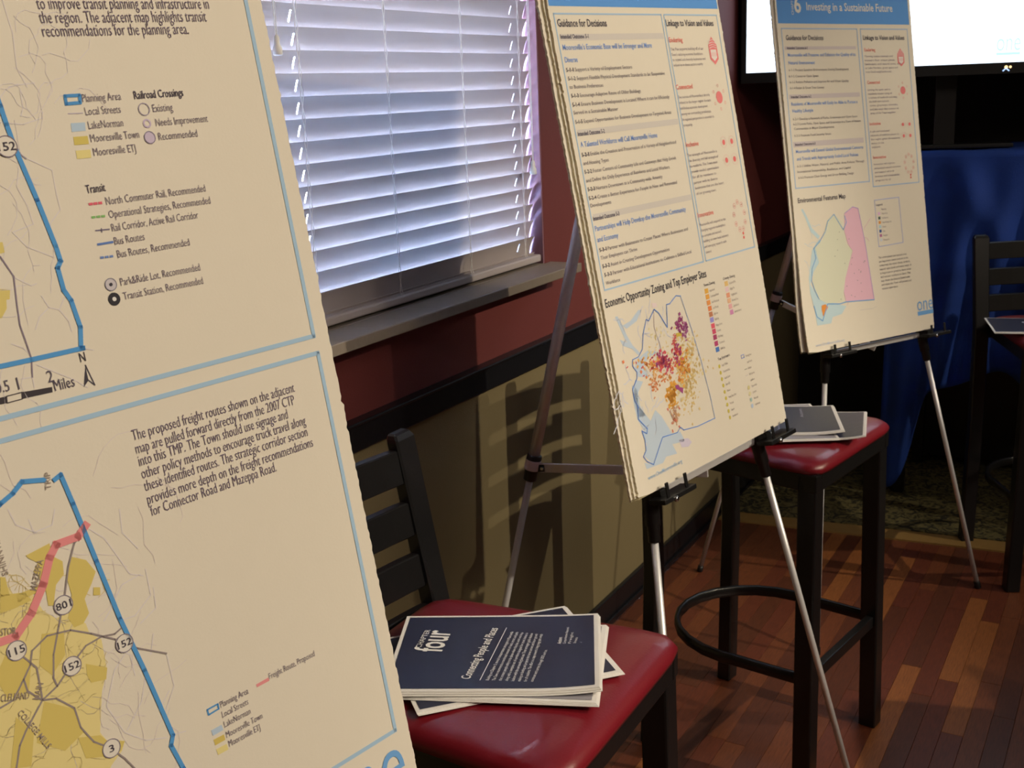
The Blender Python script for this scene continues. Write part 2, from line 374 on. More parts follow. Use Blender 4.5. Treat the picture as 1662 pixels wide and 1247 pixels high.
def board(name, sh, s0, s1, t0, t1, th, back, parent, seed=1, rot=0, amp=.0006, curl=0):
    """foam board with rough cut edges; front face at n=-back"""
    n = 260; r = np.random.RandomState(seed)
    def jag(): return r.uniform(-amp, amp)+(amp*3*r.uniform(-1, 1) if r.rand() < .07 else 0)
    out = [(s0+(s1-s0)*k/14, t0) for k in range(14)]+[(s1+jag(), t0+(t1-t0)*k/n) for k in range(n)]
    out += [(s1-(s1-s0)*k/14, t1) for k in range(14)]+[(s0+jag(), t1-(t1-t0)*k/n) for k in range(n)]
    c, q = math.cos(rot), math.sin(rot); pv = (s1, t0)
    out = [(pv[0]+(a-pv[0])*c-(b-pv[1])*q, pv[1]+(a-pv[0])*q+(b-pv[1])*c) for a, b in out]
    N = len(out); rows = 60
    front = [sh.P(a, b, -back) for a, b in out]; bk = [sh.P(a, b, -back-th) for a, b in out]
    mb = MB(); mid = (s0+s1)/2
    # faces as strips so that a bent board stays smooth: triangulate left/right chains
    right = list(range(14, 14+n)); left = list(range(28+2*n-1, 28+n-1, -1))
    V = front+bk; Fc = []
    bot = list(range(0, 14)); top = list(range(14+n, 28+n))
    for k in range(n-1):
        Fc.append((left[k], right[k], right[k+1], left[k+1])); Fc.append((N+left[k+1], N+right[k+1], N+right[k], N+left[k]))
    Fc.append(tuple([left[0]]+bot[1:]+[right[0]])) ; Fc.append(tuple([right[-1]]+top+[left[-1]]))
    Fc.append(tuple(N+i for i in reversed([left[0]]+bot[1:]+[right[0]]))); Fc.append(tuple(N+i for i in reversed([right[-1]]+top+[left[-1]])))
    nf = len(Fc); mb.add(V, Fc, 0)
    mb.f += [(k, N+k, N+(k+1) % N, (k+1) % N) for k in range(N)]; mb.mi += [1]*N
    return mb.build(name, [M_PAPER, M_FOAM], parent)

# ------------------------------------------------------------------ display easels
def easel(sh, sL, sR, dl, dr, tfoot, apex_t, rear_foot, label, n_off=.0, group='easels', hold=.02, rear_vis=None, strut_to=None, thick=.0085, drop=0):
    """sh: plane of the board; legs run just behind it, ledge holders carry it."""
    O, u, v, n = sh.O, sh.u, sh.v, sh.n
    t = thing('display_easel', label, 'easel', (float(rear_foot[0]), float(rear_foot[1]), 0), 0, None)
    back = .018+n_off
    Q = lambda a, b, h=0: O+u*a+v*b-n*(back-h)
    hub = Q((sL+sR)/2, apex_t)
    def down(sx, slope):           # foot on the floor along the splayed leg
        a, b = Q(sx, 0), Q(sx+slope, -1.); d = b-a; k = -a[2]/d[2]; return a+d*k
    for sx, sl, sg in ((sL, -dl, -1), (sR, dr, 1)):
        foot = down(sx, sl); top = Q(sx, -.02)
        # the leg direction
        d = top-foot; L = np.linalg.norm(d); d /= L
        hubp = Q((sL+sR)/2+sg*.022, apex_t)
        foot2 = foot+d*.022
        lg = MB().tube([foot2, foot+d*(L*.999)], thick*.82, 14).build('leg', M_ALU, t, True)
        MB().tube([top, hubp], thick, 14).build('upper_leg', M_ALU, t, True)
        cap = MB().tube([foot, foot+d*.004, foot+d*.024, foot+d*.026], [thick*.9, thick*1.2, thick*1.15, thick*.9], 12)
        cp = cap.build('rubber_foot', M_PLAST, lg, True, base=(float(rear_foot[0]), float(rear_foot[1]), 0))
        # sleeve under the ledge
        MB().tube([top-d*.078, top-d*.076, top-d*.05, top-d*.048, top+d*.03, top+d*.034], [thick*1.15, thick*1.3, thick*1.35, thick*1.6, thick*1.6, thick*1.3], 14).build('sleeve', M_PLAST, t, True)
        # ledge holder: arm along the board with two upturned tabs and a screw
        mb = MB(); cc = Q(sx+hold, -.013, back)
        mb.obox(cc+n*.004-v*.006, u, v, n, .050, .0045, .017)
        for e in (-.030, .028): mb.obox(Q(sx+hold+e, -.002, back)+n*.0085*1.8, u, v, n, .0042, .013, .0016)
        mb.obox(Q(sx, -.016, back)-n*.012, u, v, n, .010, .012, .012)
        h = mb.build('ledge_holder', M_PLAST, t, bevel=.0012)
        sc = MB().tube([Q(sx+.004, -.022, back)+n*.019, Q(sx+.004, -.022, back)+n*.023, Q(sx+.004, -.022, back)+n*.0245], [.0055, .005, .0025], 12)
        sc.build('screw', M_STEEL, h, True, base=(float(rear_foot[0]), float(rear_foot[1]), 0))
    # rear leg with collar and hinged strut
    rf = np.array(rear_foot, float); d = hub-rf; L = np.linalg.norm(d); d /= L
    k = rear_vis if rear_vis else .5
    cpos = rf+d*L*k
    rl = MB().tube([rf+d*.02, cpos+d*.01], thick*.85, 14).build('leg', M_ALU, t, True)
    MB().tube([rf, rf+d*.004, rf+d*.022], [thick*.9, thick*1.2, thick*1.1], 12).build('rubber_foot', M_PLAST, rl, True, base=(float(rf[0]), float(rf[1]), 0))
    MB().tube([cpos, hub], thick*1.28, 16).build('upper_leg', M_ALU, t, True)
    co = MB().tube([cpos-d*.028, cpos-d*.026, cpos-d*.004, cpos-d*.003, cpos+d*.026, cpos+d*.028], [thick*1.25, thick*1.6, thick*1.6, thick*1.8, thick*1.8, thick*1.5], 16)
    tgt = Q((sL+sR)/2, -.03) if strut_to is None else strut_to
    sd = tgt-cpos; sl_ = np.linalg.norm(sd); sd /= sl_
    co.bar(cpos, cpos+sd*.028, .010, .014)
    cl = co.build('collar', M_PLAST, t, True)
    st = mat('collar_sticker', (222, 208, 214), .5)
    ring = MB().tube([cpos-d*.003, cpos+d*.018], thick*1.8+.0006, 16, cap=False); ring.build('sticker', st, cl, True, base=(float(rf[0]), float(rf[1]), 0))
    MB().bar(cpos+sd*.018, tgt, .006, .018).build('strut', M_ALU, t, bevel=.001)
    MB().tube([cpos+sd*.024-n*0+np.cross(sd, (0,0,1))*.007, cpos+sd*.024+np.cross(sd, (0,0,1))*.0085], .003, 10).build('rivet', M_STEEL, cl, True, base=(float(rf[0]), float(rf[1]), 0))
    # cross rail behind the ledges and the top hub
    MB().bar(Q(sL+.004, -.018), Q(sR-.004, -.018), .006, .014).build('cross_rail', M_ALU, t, bevel=.001)
    MB().obox(hub-n*.004, u, v, n, .036, .03, .011).build('top_hub', M_PLAST, t, bevel=.004)
    return t

def frame(BL, yaw, ro, le):
    u = np.array([math.cos(yaw), math.sin(yaw), 0]); n = np.array([math.sin(yaw), -math.cos(yaw), 0]); z = np.array([0, 0, 1.])
    v = z*math.cos(le)-n*math.sin(le)
    return np.array(BL), u*math.cos(ro)+v*math.sin(ro), -u*math.sin(ro)+v*math.cos(ro)
CREAM = (226, 220, 200); BLUE1 = (104, 158, 196); LINEB = (160, 190, 214); BLK = (58, 54, 60); GRY = (122, 112, 112)

# ================================================================== near board: transit and freight maps
O1, u1, v1 = frame([.803, .645, 1.367], 1.36, .026, .157)
b1 = thing('poster_board', 'large nearest board with transit and freight route maps, cut off at left', 'poster', tuple(O1+v1*-.385+u1*-.25))
s1 = Sheet(O1, u1, v1, b1)
board('panel', s1, -.516, .0135, -.385, .53, .0042, 0, b1, 3, amp=.0005)
b1b = thing('poster_board', 'blank cream board tucked right behind the nearest map board', 'poster', tuple(O1+v1*-.385+u1*-.25-s1.n*.006))
board('panel', s1, -.512, .0172, -.387, .50, .0042, .0046, b1b, 5, rot=.006, amp=.0005)
def T1(string, a, b, size=.0083, rgb=(104, 90, 96), bold=-.006, part='printed_text', **k): s1.ptext(part, rgb, string, a, b, size, bold, **k)
# frame lines
yu, yl = s1.st((509, 545.6))[1], 0.0; su = s1.st((509, 545.6))[0]
s1.line('border_line', LINEB, [(-.47, yu), (su, yu), (s1.st((399, 0))[0], .46)], .0032)
s1.line('border_line', LINEB, [(-.47, 0), (0, 0), (0, s1.st((642, 1185))[1]), (-.47, s1.st((642, 1185))[1])], .0032)
T1('to improve transit planning and infrastructure in', (60.6, 15), (340, 17), .0108)
T1('the region. The adjacent map highlights transit', (65, 38), (336, 37), .0108)
T1('recommendations for the planning area.', (70, 60), (307, 58), .0108)
LEG = (112, 98, 100)
for st_, a, b in (('Planning Area', (134, 166), (197, 163)), ('Local Streets', (139, 187.3), (196.4, 184.3)), ('LakeNorman', (144, 209.6), (200.5, 206.2)),
                  ('Mooresville Town', (147.6, 231), (226.8, 226.4)), ('Mooresville ETJ', (152.3, 253.4), (221.4, 248.7)), ('Existing', (248.3, 182), (280.7, 180.6)),
                  ('Needs Improvement', (253.4, 204.9), (338, 200.5)), ('Recommended', (257.8, 227.8), (320.8, 223)), ('North Commuter Rail, Recommended', (172.5, 332.9), (334.2, 313.4)),
                  ('Operational Strategies, Recommended', (177.2, 354.5), (342, 331.9)), ('Rail Corridor, Active Rail Corridor', (182, 376), (322.5, 356.5)),
                  ('Bus Routes', (186.3, 397.6), (235.2, 390.9)), ('Bus Routes, Recommended', (191, 418.8), (308.3, 400.3)),
                  ('Park&Ride Lot, Recommended', (196, 464), (325.5, 442)), ('Transit Station, Recommended', (201, 487), (330.5, 464))):
    T1(st_, a, b, .0072, LEG, part='legend_text')
T1('Railroad Crossings', (218, 161), (297.9, 157), .0074, (70, 60, 66), .008, 'legend_text'); T1('Transit', (140.2, 314), (171.8, 311.7), .0074, (70, 60, 66), .008, 'legend_text')
def cr(q, o=(0, 0), k=.33694): return [(o[0]+x*k, o[1]+y*k) for x, y in q]
C1 = lambda q: cr(q); C2 = lambda q: cr(q, (0, 400)); C3 = lambda q: cr(q, (0, 827), .4212)
s1.pline('legend_symbol', (72, 140, 178), C1([(312, 463), (382, 459), (385, 495), (318, 501)]), .0021, closed=True)
s1.pline('legend_symbol', (188, 176, 176), C1([(328, 548), (398, 545)]), .0006)
for q, c in (([(340, 594), (408, 590), (412, 630), (345, 636)], (176, 196, 214)), ([(352, 660), (421, 655), (428, 694), (358, 700)], (206, 186, 88)), ([(364, 726), (434, 721), (440, 760), (370, 767)], (226, 208, 128))):
    s1.ppoly('legend_symbol', c, C1(q))
for c, r, col, ring in (((692, 527), .0042, (150, 138, 142), .0006), ((720, 663), .0042, (130, 118, 124), .0006)):
    s1.disc('legend_symbol', col, s1.st(C1([c])[0]), r, 2, ring)
s1.disc('legend_symbol', (196, 180, 186), s1.st(C1([(720, 663)])[0]), .0038, 1); s1.disc('legend_symbol', (190, 172, 180), s1.st(C1([(707, 595)])[0]), .0030, 1, .0012)
def dash(sh, part, col, a, b, wd, n=3, frac=.48):
    a, b = sh.st(a), sh.st(b)
    for k in range(n): sh.line(part, col, [a+(b-a)*(k/n), a+(b-a)*((k+frac)/n)], wd)
dash(s1, 'legend_symbol', (216, 92, 100), (145, 331.6), (168, 329), .0016); dash(s1, 'legend_symbol', (126, 176, 92), (149.5, 353), (173, 350.4), .0014)
s1.pline('legend_symbol', (110, 100, 110), [(155, 374.5), (177, 372.3)], .0008); s1.pline('legend_symbol', (110, 100, 110), [(164, 371), (165, 377)], .0006)
s1.pline('legend_symbol', (86, 116, 160), [(158.5, 397), (182.6, 393)], .0014); dash(s1, 'legend_symbol', (100, 126, 164), (163.5, 418.5), (186, 415.6), .0014)
s1.disc('legend_symbol', (130, 124, 124), s1.st((179.3, 462)), .0042, 2, .0006); s1.disc('legend_symbol', (196, 188, 178), s1.st((179.3, 462)), .0038, 1); s1.disc('legend_symbol', (50, 46, 50), s1.st((179.3, 462)), .0011, 3)
s1.disc('legend_symbol', (36, 32, 34), s1.st((185, 485.6)), .0042, 1); s1.disc('legend_symbol', (226, 222, 210), s1.st((185, 485.6)), .0014, 2)
# upper map
lroad = (216, 207, 194)
def wander(sh, part, col, a, n, step, wd, seed, bend=.8):
    r = np.random.RandomState(seed); p = np.array(a, float); d = r.uniform(0, 6.28); pts = [p]
    for k in range(n): d += r.uniform(-bend, bend); p = p+np.array([math.cos(d), math.sin(d)])*step*r.uniform(.6, 1.4); pts.append(p)
    sh.line(part, col, pts, wd, 0); return pts
for k in range(26):
    a = s1.st((rng.uniform(0, 95), rng.uniform(0, 600))); 
    if a[0] > -.135-.0*k: continue
    pts = wander(s1, 'transit_map', lroad, a, 7, .006, .0004, 100+k)
for q in (C1([(10, 0), (60, 160), (80, 330), (130, 420)]), C1([(40, 420), (85, 410), (165, 400)]), C1([(95, 430), (110, 520), (100, 560)]), C1([(0, 590), (110, 600), (200, 570), (205, 540)]),
          C1([(85, 720), (120, 760), (250, 820), (270, 930), (290, 1010), (240, 1080), (260, 1200)]), C1([(90, 800), (80, 900), (130, 990), (160, 1080), (60, 1120), (130, 1190), (260, 1240)]),
          C2([(60, 145), (150, 190), (175, 180)]), C2([(170, 400), (190, 340), (235, 295), (285, 305), (330, 360), (345, 410)]), C2([(235, 295), (200, 240)]), C2([(285, 305), (320, 220)]), C2([(175, 570), (350, 640), (420, 680)]),
          C2([(400, 490), (450, 500)]), C2([(55, 470), (110, 490), (145, 520)]), C1([(0, 470), (30, 430), (85, 405)]), C2([(100, 640), (155, 630), (165, 680)])):
    s1.pline('transit_map', lroad, q, .0006, 0)
s1.pline('transit_map', (128, 114, 116), C2([(0, 50), (65, 145), (80, 280), (95, 380), (130, 480), (150, 540), (155, 630)]), .0009, 1)
s1.pline('transit_map', (150, 140, 136), C1([(90, 740), (125, 765)]), .0008)
s1.ppoly('transit_map', (214, 194, 106), C2([(-40, -20), (12, -20), (22, 30), (-40, 45)])); s1.ppoly('transit_map', (214, 194, 106), C2([(-30, 205), (48, 208), (46, 255), (30, 258), (32, 300), (8, 345), (-40, 350)]))
s1.pline('transit_map', (74, 146, 186), [(-8, 150), (0, 172), (10, 202), (25, 243), (60, 325), (90, 400), (98, 424), (93, 435), (103, 471), (115, 488), (130, 531), (131, 565), (135, 565), (50.5, 584), (-10, 597)], .0030, 2)
def shield(sh, part, c, txt, r, size):
    p = sh.st(c); sh.disc(part, (222, 214, 190), p, r, 3); sh.disc(part, (128, 116, 116), p, r, 4, r*.10)
    n = len(txt); w_ = size*.50*n; sh.text(part, (60, 52, 56), txt, (p[0]-w_/2, p[1]-size*.34), (p[0]+w_/2, p[1]), size, .01, 5)
shield(s1, 'transit_map', (10, 238), '152', .0066, .0072)
s1.ppoly('transit_map', (52, 46, 50), C2([(403, 680), (410, 572), (425, 645)])); s1.pline('transit_map', (72, 66, 68), C2([(410, 572), (456, 668), (425, 645)]), .0007)
T1('N', (130.4, 588), (139.5, 586.5), .0085, (60, 54, 56), 0, 'transit_map')
T1('Miles', (89, 635), (122, 628), .0098, (86, 76, 80), 0, 'transit_map'); T1('2', (78, 621.8), None, .0108, (86, 76, 80), 0, 'transit_map'); T1('1', (29.5, 632.5), None, .0108, (86, 76, 80), 0, 'transit_map'); T1('0.5', (-5, 639.5), (17, 637), .0098, (86, 76, 80), 0, 'transit_map')
s1.ppoly('transit_map', (46, 38, 38), C2([(105, 703), (250, 677), (253, 703), (107, 735)])); s1.ppoly('transit_map', (46, 38, 38), C2([(-60, 745), (31, 722), (33, 755), (-60, 776)]))
s1.pline('transit_map', (60, 50, 50), C2([(31, 722), (105, 703), (107, 735), (33, 755)]), .0006, 1, True)
# lower paragraph
for st_, a, b in (('The proposed freight routes shown on the adjacent', (215.6, 715.7), (478.5, 636.9)), ('map are pulled forward directly from the 2007 CTP', (221.4, 736.9), (478.5, 656.7)),
                  ('into this TMP. The Town should use signage and', (226.4, 757), (467.3, 678.3)), ('other policy methods to encourage truck travel along', (230.8, 777.4), (497, 691.8)),
                  ('these identified routes. The strategic corridor section', (235.2, 797.6), (499.3, 707.3)), ('provides more depth on the freight recommendations', (240.2, 818.8), (507.8, 722.8)),
                  ('for Connector Road and Mazeppa Road.', (246, 838), (449, 766))):
    T1(st_, a, b, .0104)
# lower map: town areas, roads, boundary, freight route
FM = 'freight_map'
ETJ, TOWN = (224, 206, 130), (208, 186, 92)
s1.ppoly(FM, ETJ, C3([(-60, 320), (30, 300), (50, 330), (120, 320), (165, 390), (215, 420), (260, 400), (330, 440), (345, 480), (390, 500), (412, 620), (392, 700), (385, 860), (410, 890), (480, 892), (470, 930), (430, 985), (395, 1060), (-60, 1060)]))
for q in ([(98, 178), (190, 130), (200, 180), (240, 200), (245, 250), (215, 290), (205, 370), (185, 372), (175, 310), (120, 330), (70, 360), (60, 330), (110, 310), (158, 290), (150, 260), (128, 240), (145, 205), (110, 190)],
          [(272, 182), (330, 195), (368, 240), (350, 290), (325, 345), (342, 400), (320, 440), (285, 455), (262, 420), (275, 330), (255, 260)], [(360, 300), (385, 300), (385, 330), (358, 332)],
          [(0, 330), (95, 320), (120, 350), (60, 380), (0, 400)], [(0, 260), (20, 262), (35, 330), (0, 340)], [(330, 595), (412, 610), (408, 655), (350, 668), (335, 640)], [(160, 480), (245, 470), (250, 560), (200, 640), (150, 600)],
          [(20, 560), (120, 580), (110, 700), (30, 730), (-20, 650)], [(170, 740), (290, 770), (320, 860), (250, 930), (140, 900)], [(60, 800), (130, 860), (120, 990), (40, 1000)], [(300, 880), (385, 870), (410, 890), (480, 893), (465, 930), (420, 950), (330, 960)]):
    s1.ppoly(FM, TOWN, C3(q), 1)
for k in range(46):
    a = s1.st((rng.uniform(-5, 290), rng.uniform(720, 1240)))
    if -.30 < a[0] < -.11 and a[1] < -.02: wander(s1, FM, (214, 202, 186), a, 6, .0065, .0004, 300+k)
for k in range(60):
    a = s1.st((rng.uniform(0, 165), rng.uniform(930, 1240))); wander(s1, FM, (204, 184, 120), a, 4, .004, .0004, 500+k, 1.6)
for q in ([(325, 65), (400, 110), (455, 185), (500, 250), (550, 255)], [(440, 350), (470, 290), (540, 250)], [(460, 0), (470, 90), (530, 150)], [(560, 230), (580, 330), (520, 410), (460, 430)], [(480, 560), (440, 620), (410, 760), (480, 860), (560, 890), (640, 880)],
          [(525, 540), (560, 640), (545, 740), (490, 850)], [(640, 555), (670, 680), (630, 800)], [(590, 300), (600, 380), (540, 440)], [(30, 0), (60, 60), (140, 90)], [(210, 0), (200, 60), (130, 90), (110, 40)], [(660, 870), (715, 855)], [(400, 430), (430, 380), (420, 330)],
          [(520, 640), (500, 560), (470, 545)], [(590, 480), (580, 560)], [(650, 700), (620, 760)]):
    s1.pline(FM, lroad, C3(q), .0007, 0)
for q in ([(0, 765), (50, 735), (90, 655), (115, 600), (122, 545), (180, 487), (270, 465), (350, 478), (400, 490), (440, 500), (475, 515), (530, 535), (640, 555)], [(325, 80), (285, 130), (262, 220), (248, 330), (225, 450), (205, 560), (205, 650), (220, 682)],
          [(25, 490), (60, 545), (140, 610), (155, 690), (162, 735), (100, 850), (75, 910), (60, 1010)], [(162, 735), (215, 728), (285, 765), (310, 840), (360, 895), (425, 920), (480, 960), (520, 1000)], [(480, 445), (440, 480), (390, 490), (330, 525), (280, 590), (220, 680), (162, 735)], [(90, 655), (105, 700), (162, 735)]):
    s1.pline(FM, (140, 126, 112), C3(q), .0011, 2)
s1.pline(FM, (226, 134, 124), [(139, 852), (126, 871), (90.6, 884), (80, 905), (69.5, 949), (50.5, 995.5), (25, 1033), (-10, 1046)], .0050, 3)
s1.pline(FM, (74, 146, 186), [(-10, 828), (0, 818), (20, 801), (35, 782), (72, 779)], .0030, 3)
s1.pline(FM, (74, 146, 186), [(87.6, 779), (97.7, 770.6), (118, 818), (156, 911), (194, 1004), (234, 1088), (280, 1193.5), (277, 1210), (297, 1247), (325, 1290)], .0030, 3)
for c, tx in (((102, 982), '801'), ((26, 1056), '115'), ((201, 1044), '152'), ((116, 1081), '152'), ((180, 1214.5), '3')): shield(s1, FM, c, tx, .0062, .0066)
LB = (150, 134, 110)
for tx, a, b, sz in (('MAZEPPA', (58, 959), (70, 909), .0058), ('MAIN', (62, 1136), (70, 1109), .0058), ('CLELLAND', (0, 1139), (46, 1134), .0062), ('STOR', (0, 1032), (25, 1029), .0062), ('COLLEGE MILLS', (27, 1158), (76, 1216), .0052), ('SHINNVILLE', (13, 932), (-6, 860), .0052), ('TRIP', (82, 794), (80, 766), .005)):
    s1.ptext(FM, LB, tx, a, b, sz, .005, 4, vec=True)
for st_, a, b in (('Planning Area', (358, 1149), (403, 1125)), ('Local Streets', (361, 1165), (403, 1143)), ('LakeNorman', (364.3, 1181), (406.5, 1157.6)), ('Mooresville Town', (367.7, 1197.7), (426, 1166)), ('Mooresville ETJ', (372, 1212.4), (422.5, 1185)), ('Freight Route, Proposed', (437, 1103), (510.5, 1065))):
    T1(st_, a, b, .0066, LEG, part='legend_text')
s1.pline('legend_symbol', (72, 140, 178), C3([(798, 772), (838, 750), (842, 768), (803, 792)]), .0012, closed=True)
for q, c in (([(813, 852), (853, 830), (860, 850), (820, 873)], (178, 196, 210)), ([(822, 888), (862, 867), (868, 888), (829, 910)], (206, 182, 84)), ([(832, 925), (873, 903), (880, 925), (840, 947)], (226, 208, 128)), ([(986, 675), (1033, 648), (1038, 660), (990, 686)], (228, 140, 130))):
    s1.ppoly('legend_symbol', c, C3(q))
e0 = s1.st((651, 1216)); s1.text('logo', BLUE1, 'one', (e0[0]-.084, e0[1]-.030), (e0[0], 0), .074, -.003, 2, res=6)
s1.poly('logo', BLUE1, [(e0[0]-.072, e0[1]-.0485), (e0[0], e0[1]-.0485), (e0[0], e0[1]-.0395), (e0[0]-.072, e0[1]-.0395)])
s1.finish()

# ================================================================== second board: economic opportunity
k87 = .87
def sc(p): return CAMP+k87*(np.array(p)-CAMP)
O2, u2, v2 = frame(sc([.511, 1.897, .779]), 1.377, .017, .19)
b2 = thing('poster_board', 'middle board headed Guidance for Decisions with an orange zoning map', 'poster', tuple(O2))
s2 = Sheet(O2, u2, v2, b2)
board('panel', s2, .0065, .531, 0, .90, .0042, 0, b2, 11, amp=.0008)
b2b = thing('poster_board', 'blank board directly behind the zoning map board, left edge showing', 'poster', tuple(O2-s2.n*.006))
board('panel', s2, .0018, .5275, -.001, .895, .0042, .0046, b2b, 12, amp=.0010, rot=-.0015)
b2c = thing('poster_board', 'rearmost board of the stack on the middle easel', 'poster', tuple(O2-s2.n*.012))
board('panel', s2, -.0035, .522, -.0005, .89, .0042, .0092, b2c, 13, amp=.0010, rot=.001)
HB = (118, 152, 204); TX = (128, 118, 110)
def C7(q): return cr(q, (880, 0), .2527)
def C8(q): return cr(q, (920, 300), .2527)
def CA(q): return cr(q, (960, 420), .2527)
def CB(q): return cr(q, (980, 600), .2527)
def L_(sh, part, col, st_, cf, a, b, size, bold=0): sh.ptext(part, col, st_, cf([a])[0], cf([b])[0], size, bold)
tb = s2.st((1026, 12.0))[1]
s2.poly('title_bar', (84, 144, 198), [(.010, tb), (.527, tb), (.527, .895), (.010, .895)])
s2.text('title_text', (232, 230, 220), 'Supporting Economic Opportunity', (.13, tb+.03), (.47, 0), .026, .01)
lA, rA = s2.st((898, 21.5)), s2.st((1162.6, 25.3)); bA = s2.st((1110, 434))[1]; tA = (lA[1]+rA[1])/2
m1, m2 = s2.st(C7([(763, 95)])[0])[0], s2.st(C7([(780, 95)])[0])[0]; lw = .0026
s2.line('border_line', (160, 188, 216), [(lA[0], tA), (m1, tA), (m1, bA), (lA[0], bA)], lw, 1, True)
s2.line('border_line', (160, 188, 216), [(m2, tA), (rA[0], tA), (rA[0], bA), (m2, bA)], lw, 1, True)
L_(s2, 'heading_text', BLK, 'Guidance for Decisions', C7, (100, 172), (415, 168), .0175, .012)
L_(s2, 'heading_text', BLK, 'Linkage to Vision and Values', C7, (797, 168), (1100, 165), .0165, .012)
for q in (C7([(115, 218), (768, 214), (768, 254), (118, 258)]), C7([(226, 828), (855, 770), (858, 808), (232, 868)]), C8([(158, 196), (772, 62), (776, 100), (166, 234)])):
    a, b, c, d = [s2.st(p) for p in q]; t0 = (c[1]+d[1])/2; t1 = (a[1]+b[1])/2
    s2.poly('heading_bar', (204, 196, 176), [(lA[0]+.006, t0), (m1-.004, t0), (m1-.004, t1), (lA[0]+.006, t1)])
for st_, cf, a, b in (('Intended Outcome 5-1', C7, (118, 249), (298, 246)), ('Intended Outcome 5-2', C7, (230, 875), (403, 862)), ('Intended Outcome 5-3', C8, (170, 232), (338, 199))):
    L_(s2, 'heading_text', (78, 72, 80), st_, cf, a, b, .0098, .02)
for st_, cf, a, b in (("Mooresville's Economic Base will be Stronger and More", C7, (133, 322), (705, 308)), ('Diverse', C7, (147, 402), (228, 397)), ('A Talented Workforce will Call Mooresville Home', C7, (247, 947), (740, 885)),
                      ('Partnerships will Help Develop the Mooresville Community', C8, (182, 300), (763, 162)), ('and Economy', C8, (197, 370), (332, 345))):
    L_(s2, 'outcome_text', HB, st_, cf, a, b, .0125, .008)
for st_, cf, a, b in (('5-1-1 Support a Variety of Employment Sectors', C7, (155, 462), (577, 440)), ('5-1-2 Support Flexible Physical Development Standards to be Responsive', C7, (167, 518), (787, 480)), ('to Business Preferences', C7, (177, 572), (392, 557)),
                      ('5-1-3 Encourage Adaptive Reuse of Older Buildings', C7, (187, 629), (633, 597)), ('5-1-4 Ensure Business Development is Located Where it can be Efficiently', C7, (195, 686), (817, 632)), ('Served in a Sustainable Manner', C7, (203, 737), (488, 710)),
                      ('5-1-5 Expand Opportunities for Business Development to Targeted Areas', C7, (213, 796), (827, 727)), ('5-2-1 Enable the Creation and Preservation of a Variety of Neighborhood', C7, (255, 1008), (860, 922)), ('and Housing Types', C7, (265, 1062), (428, 1038)),
                      ('5-2-2 Foster Centers of Community Life and Gateways that Help Enrich', C7, (273, 1118), (858, 1020)), ('and Define the Daily Experience of Residents and Local Workers', C7, (283, 1173), (818, 1082)), ('5-2-3 Nurture Downtown as a Community-wide Amenity', C7, (293, 1230), (772, 1142)),
                      ('5-2-4 Create a Better Experience for People in New and Renovated', C8, (143, 100), (706, -12)), ('Developments', C8, (152, 147), (285, 124)), ('5-3-1 Partner with Businesses to Create Places Where Businesses and', C8, (210, 433), (775, 282)),
                      ('Their Employees can Thrive', C8, (218, 483), (453, 428)), ('5-3-2 Assist in Creating Development Opportunities', C8, (230, 537), (658, 420)), ('5-3-3 Partner with Educational Institutions to Cultivate a Skilled Local', C8, (243, 592), (797, 424)), ('Workforce', C8, (252, 645), (343, 622))):
    L_(s2, 'body_text', TX, st_, cf, a, b, .0088, .002); L_(s2, 'body_text', (92, 84, 84), st_[:5], cf, a, (a[0]+(48 if st_[0] == '5' else 0.01), a[1]), .0088, .02) if st_[0] == '5' else None
OR = (226, 120, 100)
for st_, cf, a, b in (('Enduring', C7, (815, 272), (902, 268)), ('Connected', C7, (860, 576), (965, 562)), ('Inclusive', C7, (925, 946), (1005, 934)), ('Innovative', C8, (842, 212), (942, 188))):
    L_(s2, 'outcome_text', OR, st_, cf, a, b, .0125, .01)
for lines, cf, a, b, (dx, dy) in ((('This Plan supports building off of our', "Town's enduring economic foundations", 'to expand and diversify businesses and', 'industries in these sectors nearby'), C7, (825, 326), (1035, 320), (6.5, 34)),
                         (('The success of Mooresville is directly', 'related to the larger region. It starts', 'and finishes economic development', 'among our surrounding jurisdictions.', 'A regional perspective is essential to', 'prosperity.'), C7, (873, 634), (1075, 612), (7, 36)),
                         (('The strength of Mooresville is', 'the diversity and full strength of', 'its residents. The Town must', 'provide needed opportunities', 'for all its residents to', 'partner with its diverse', 'businesses that are the heart', 'of our growing town.'), C7, (932, 1008), (1122, 980), (8.5, 35)),
                         (('Mooresville will respond to the', 'changing regional marketplace', 'to compete and succeed,', 'building on new local industry', 'and emerging research with', 'demand.'), C8, (852, 268), (1020, 228), (8, 35))):
    for k, tx in enumerate(lines):
        fr = min(1, len(tx)/len(lines[0])); e = (a[0]+(b[0]-a[0])*fr+dx*k, a[1]+(b[1]-a[1])*fr+dy*k)
        L_(s2, 'body_text', (150, 138, 130), tx, cf, (a[0]+dx*k, a[1]+dy*k), e, .0074, 0)
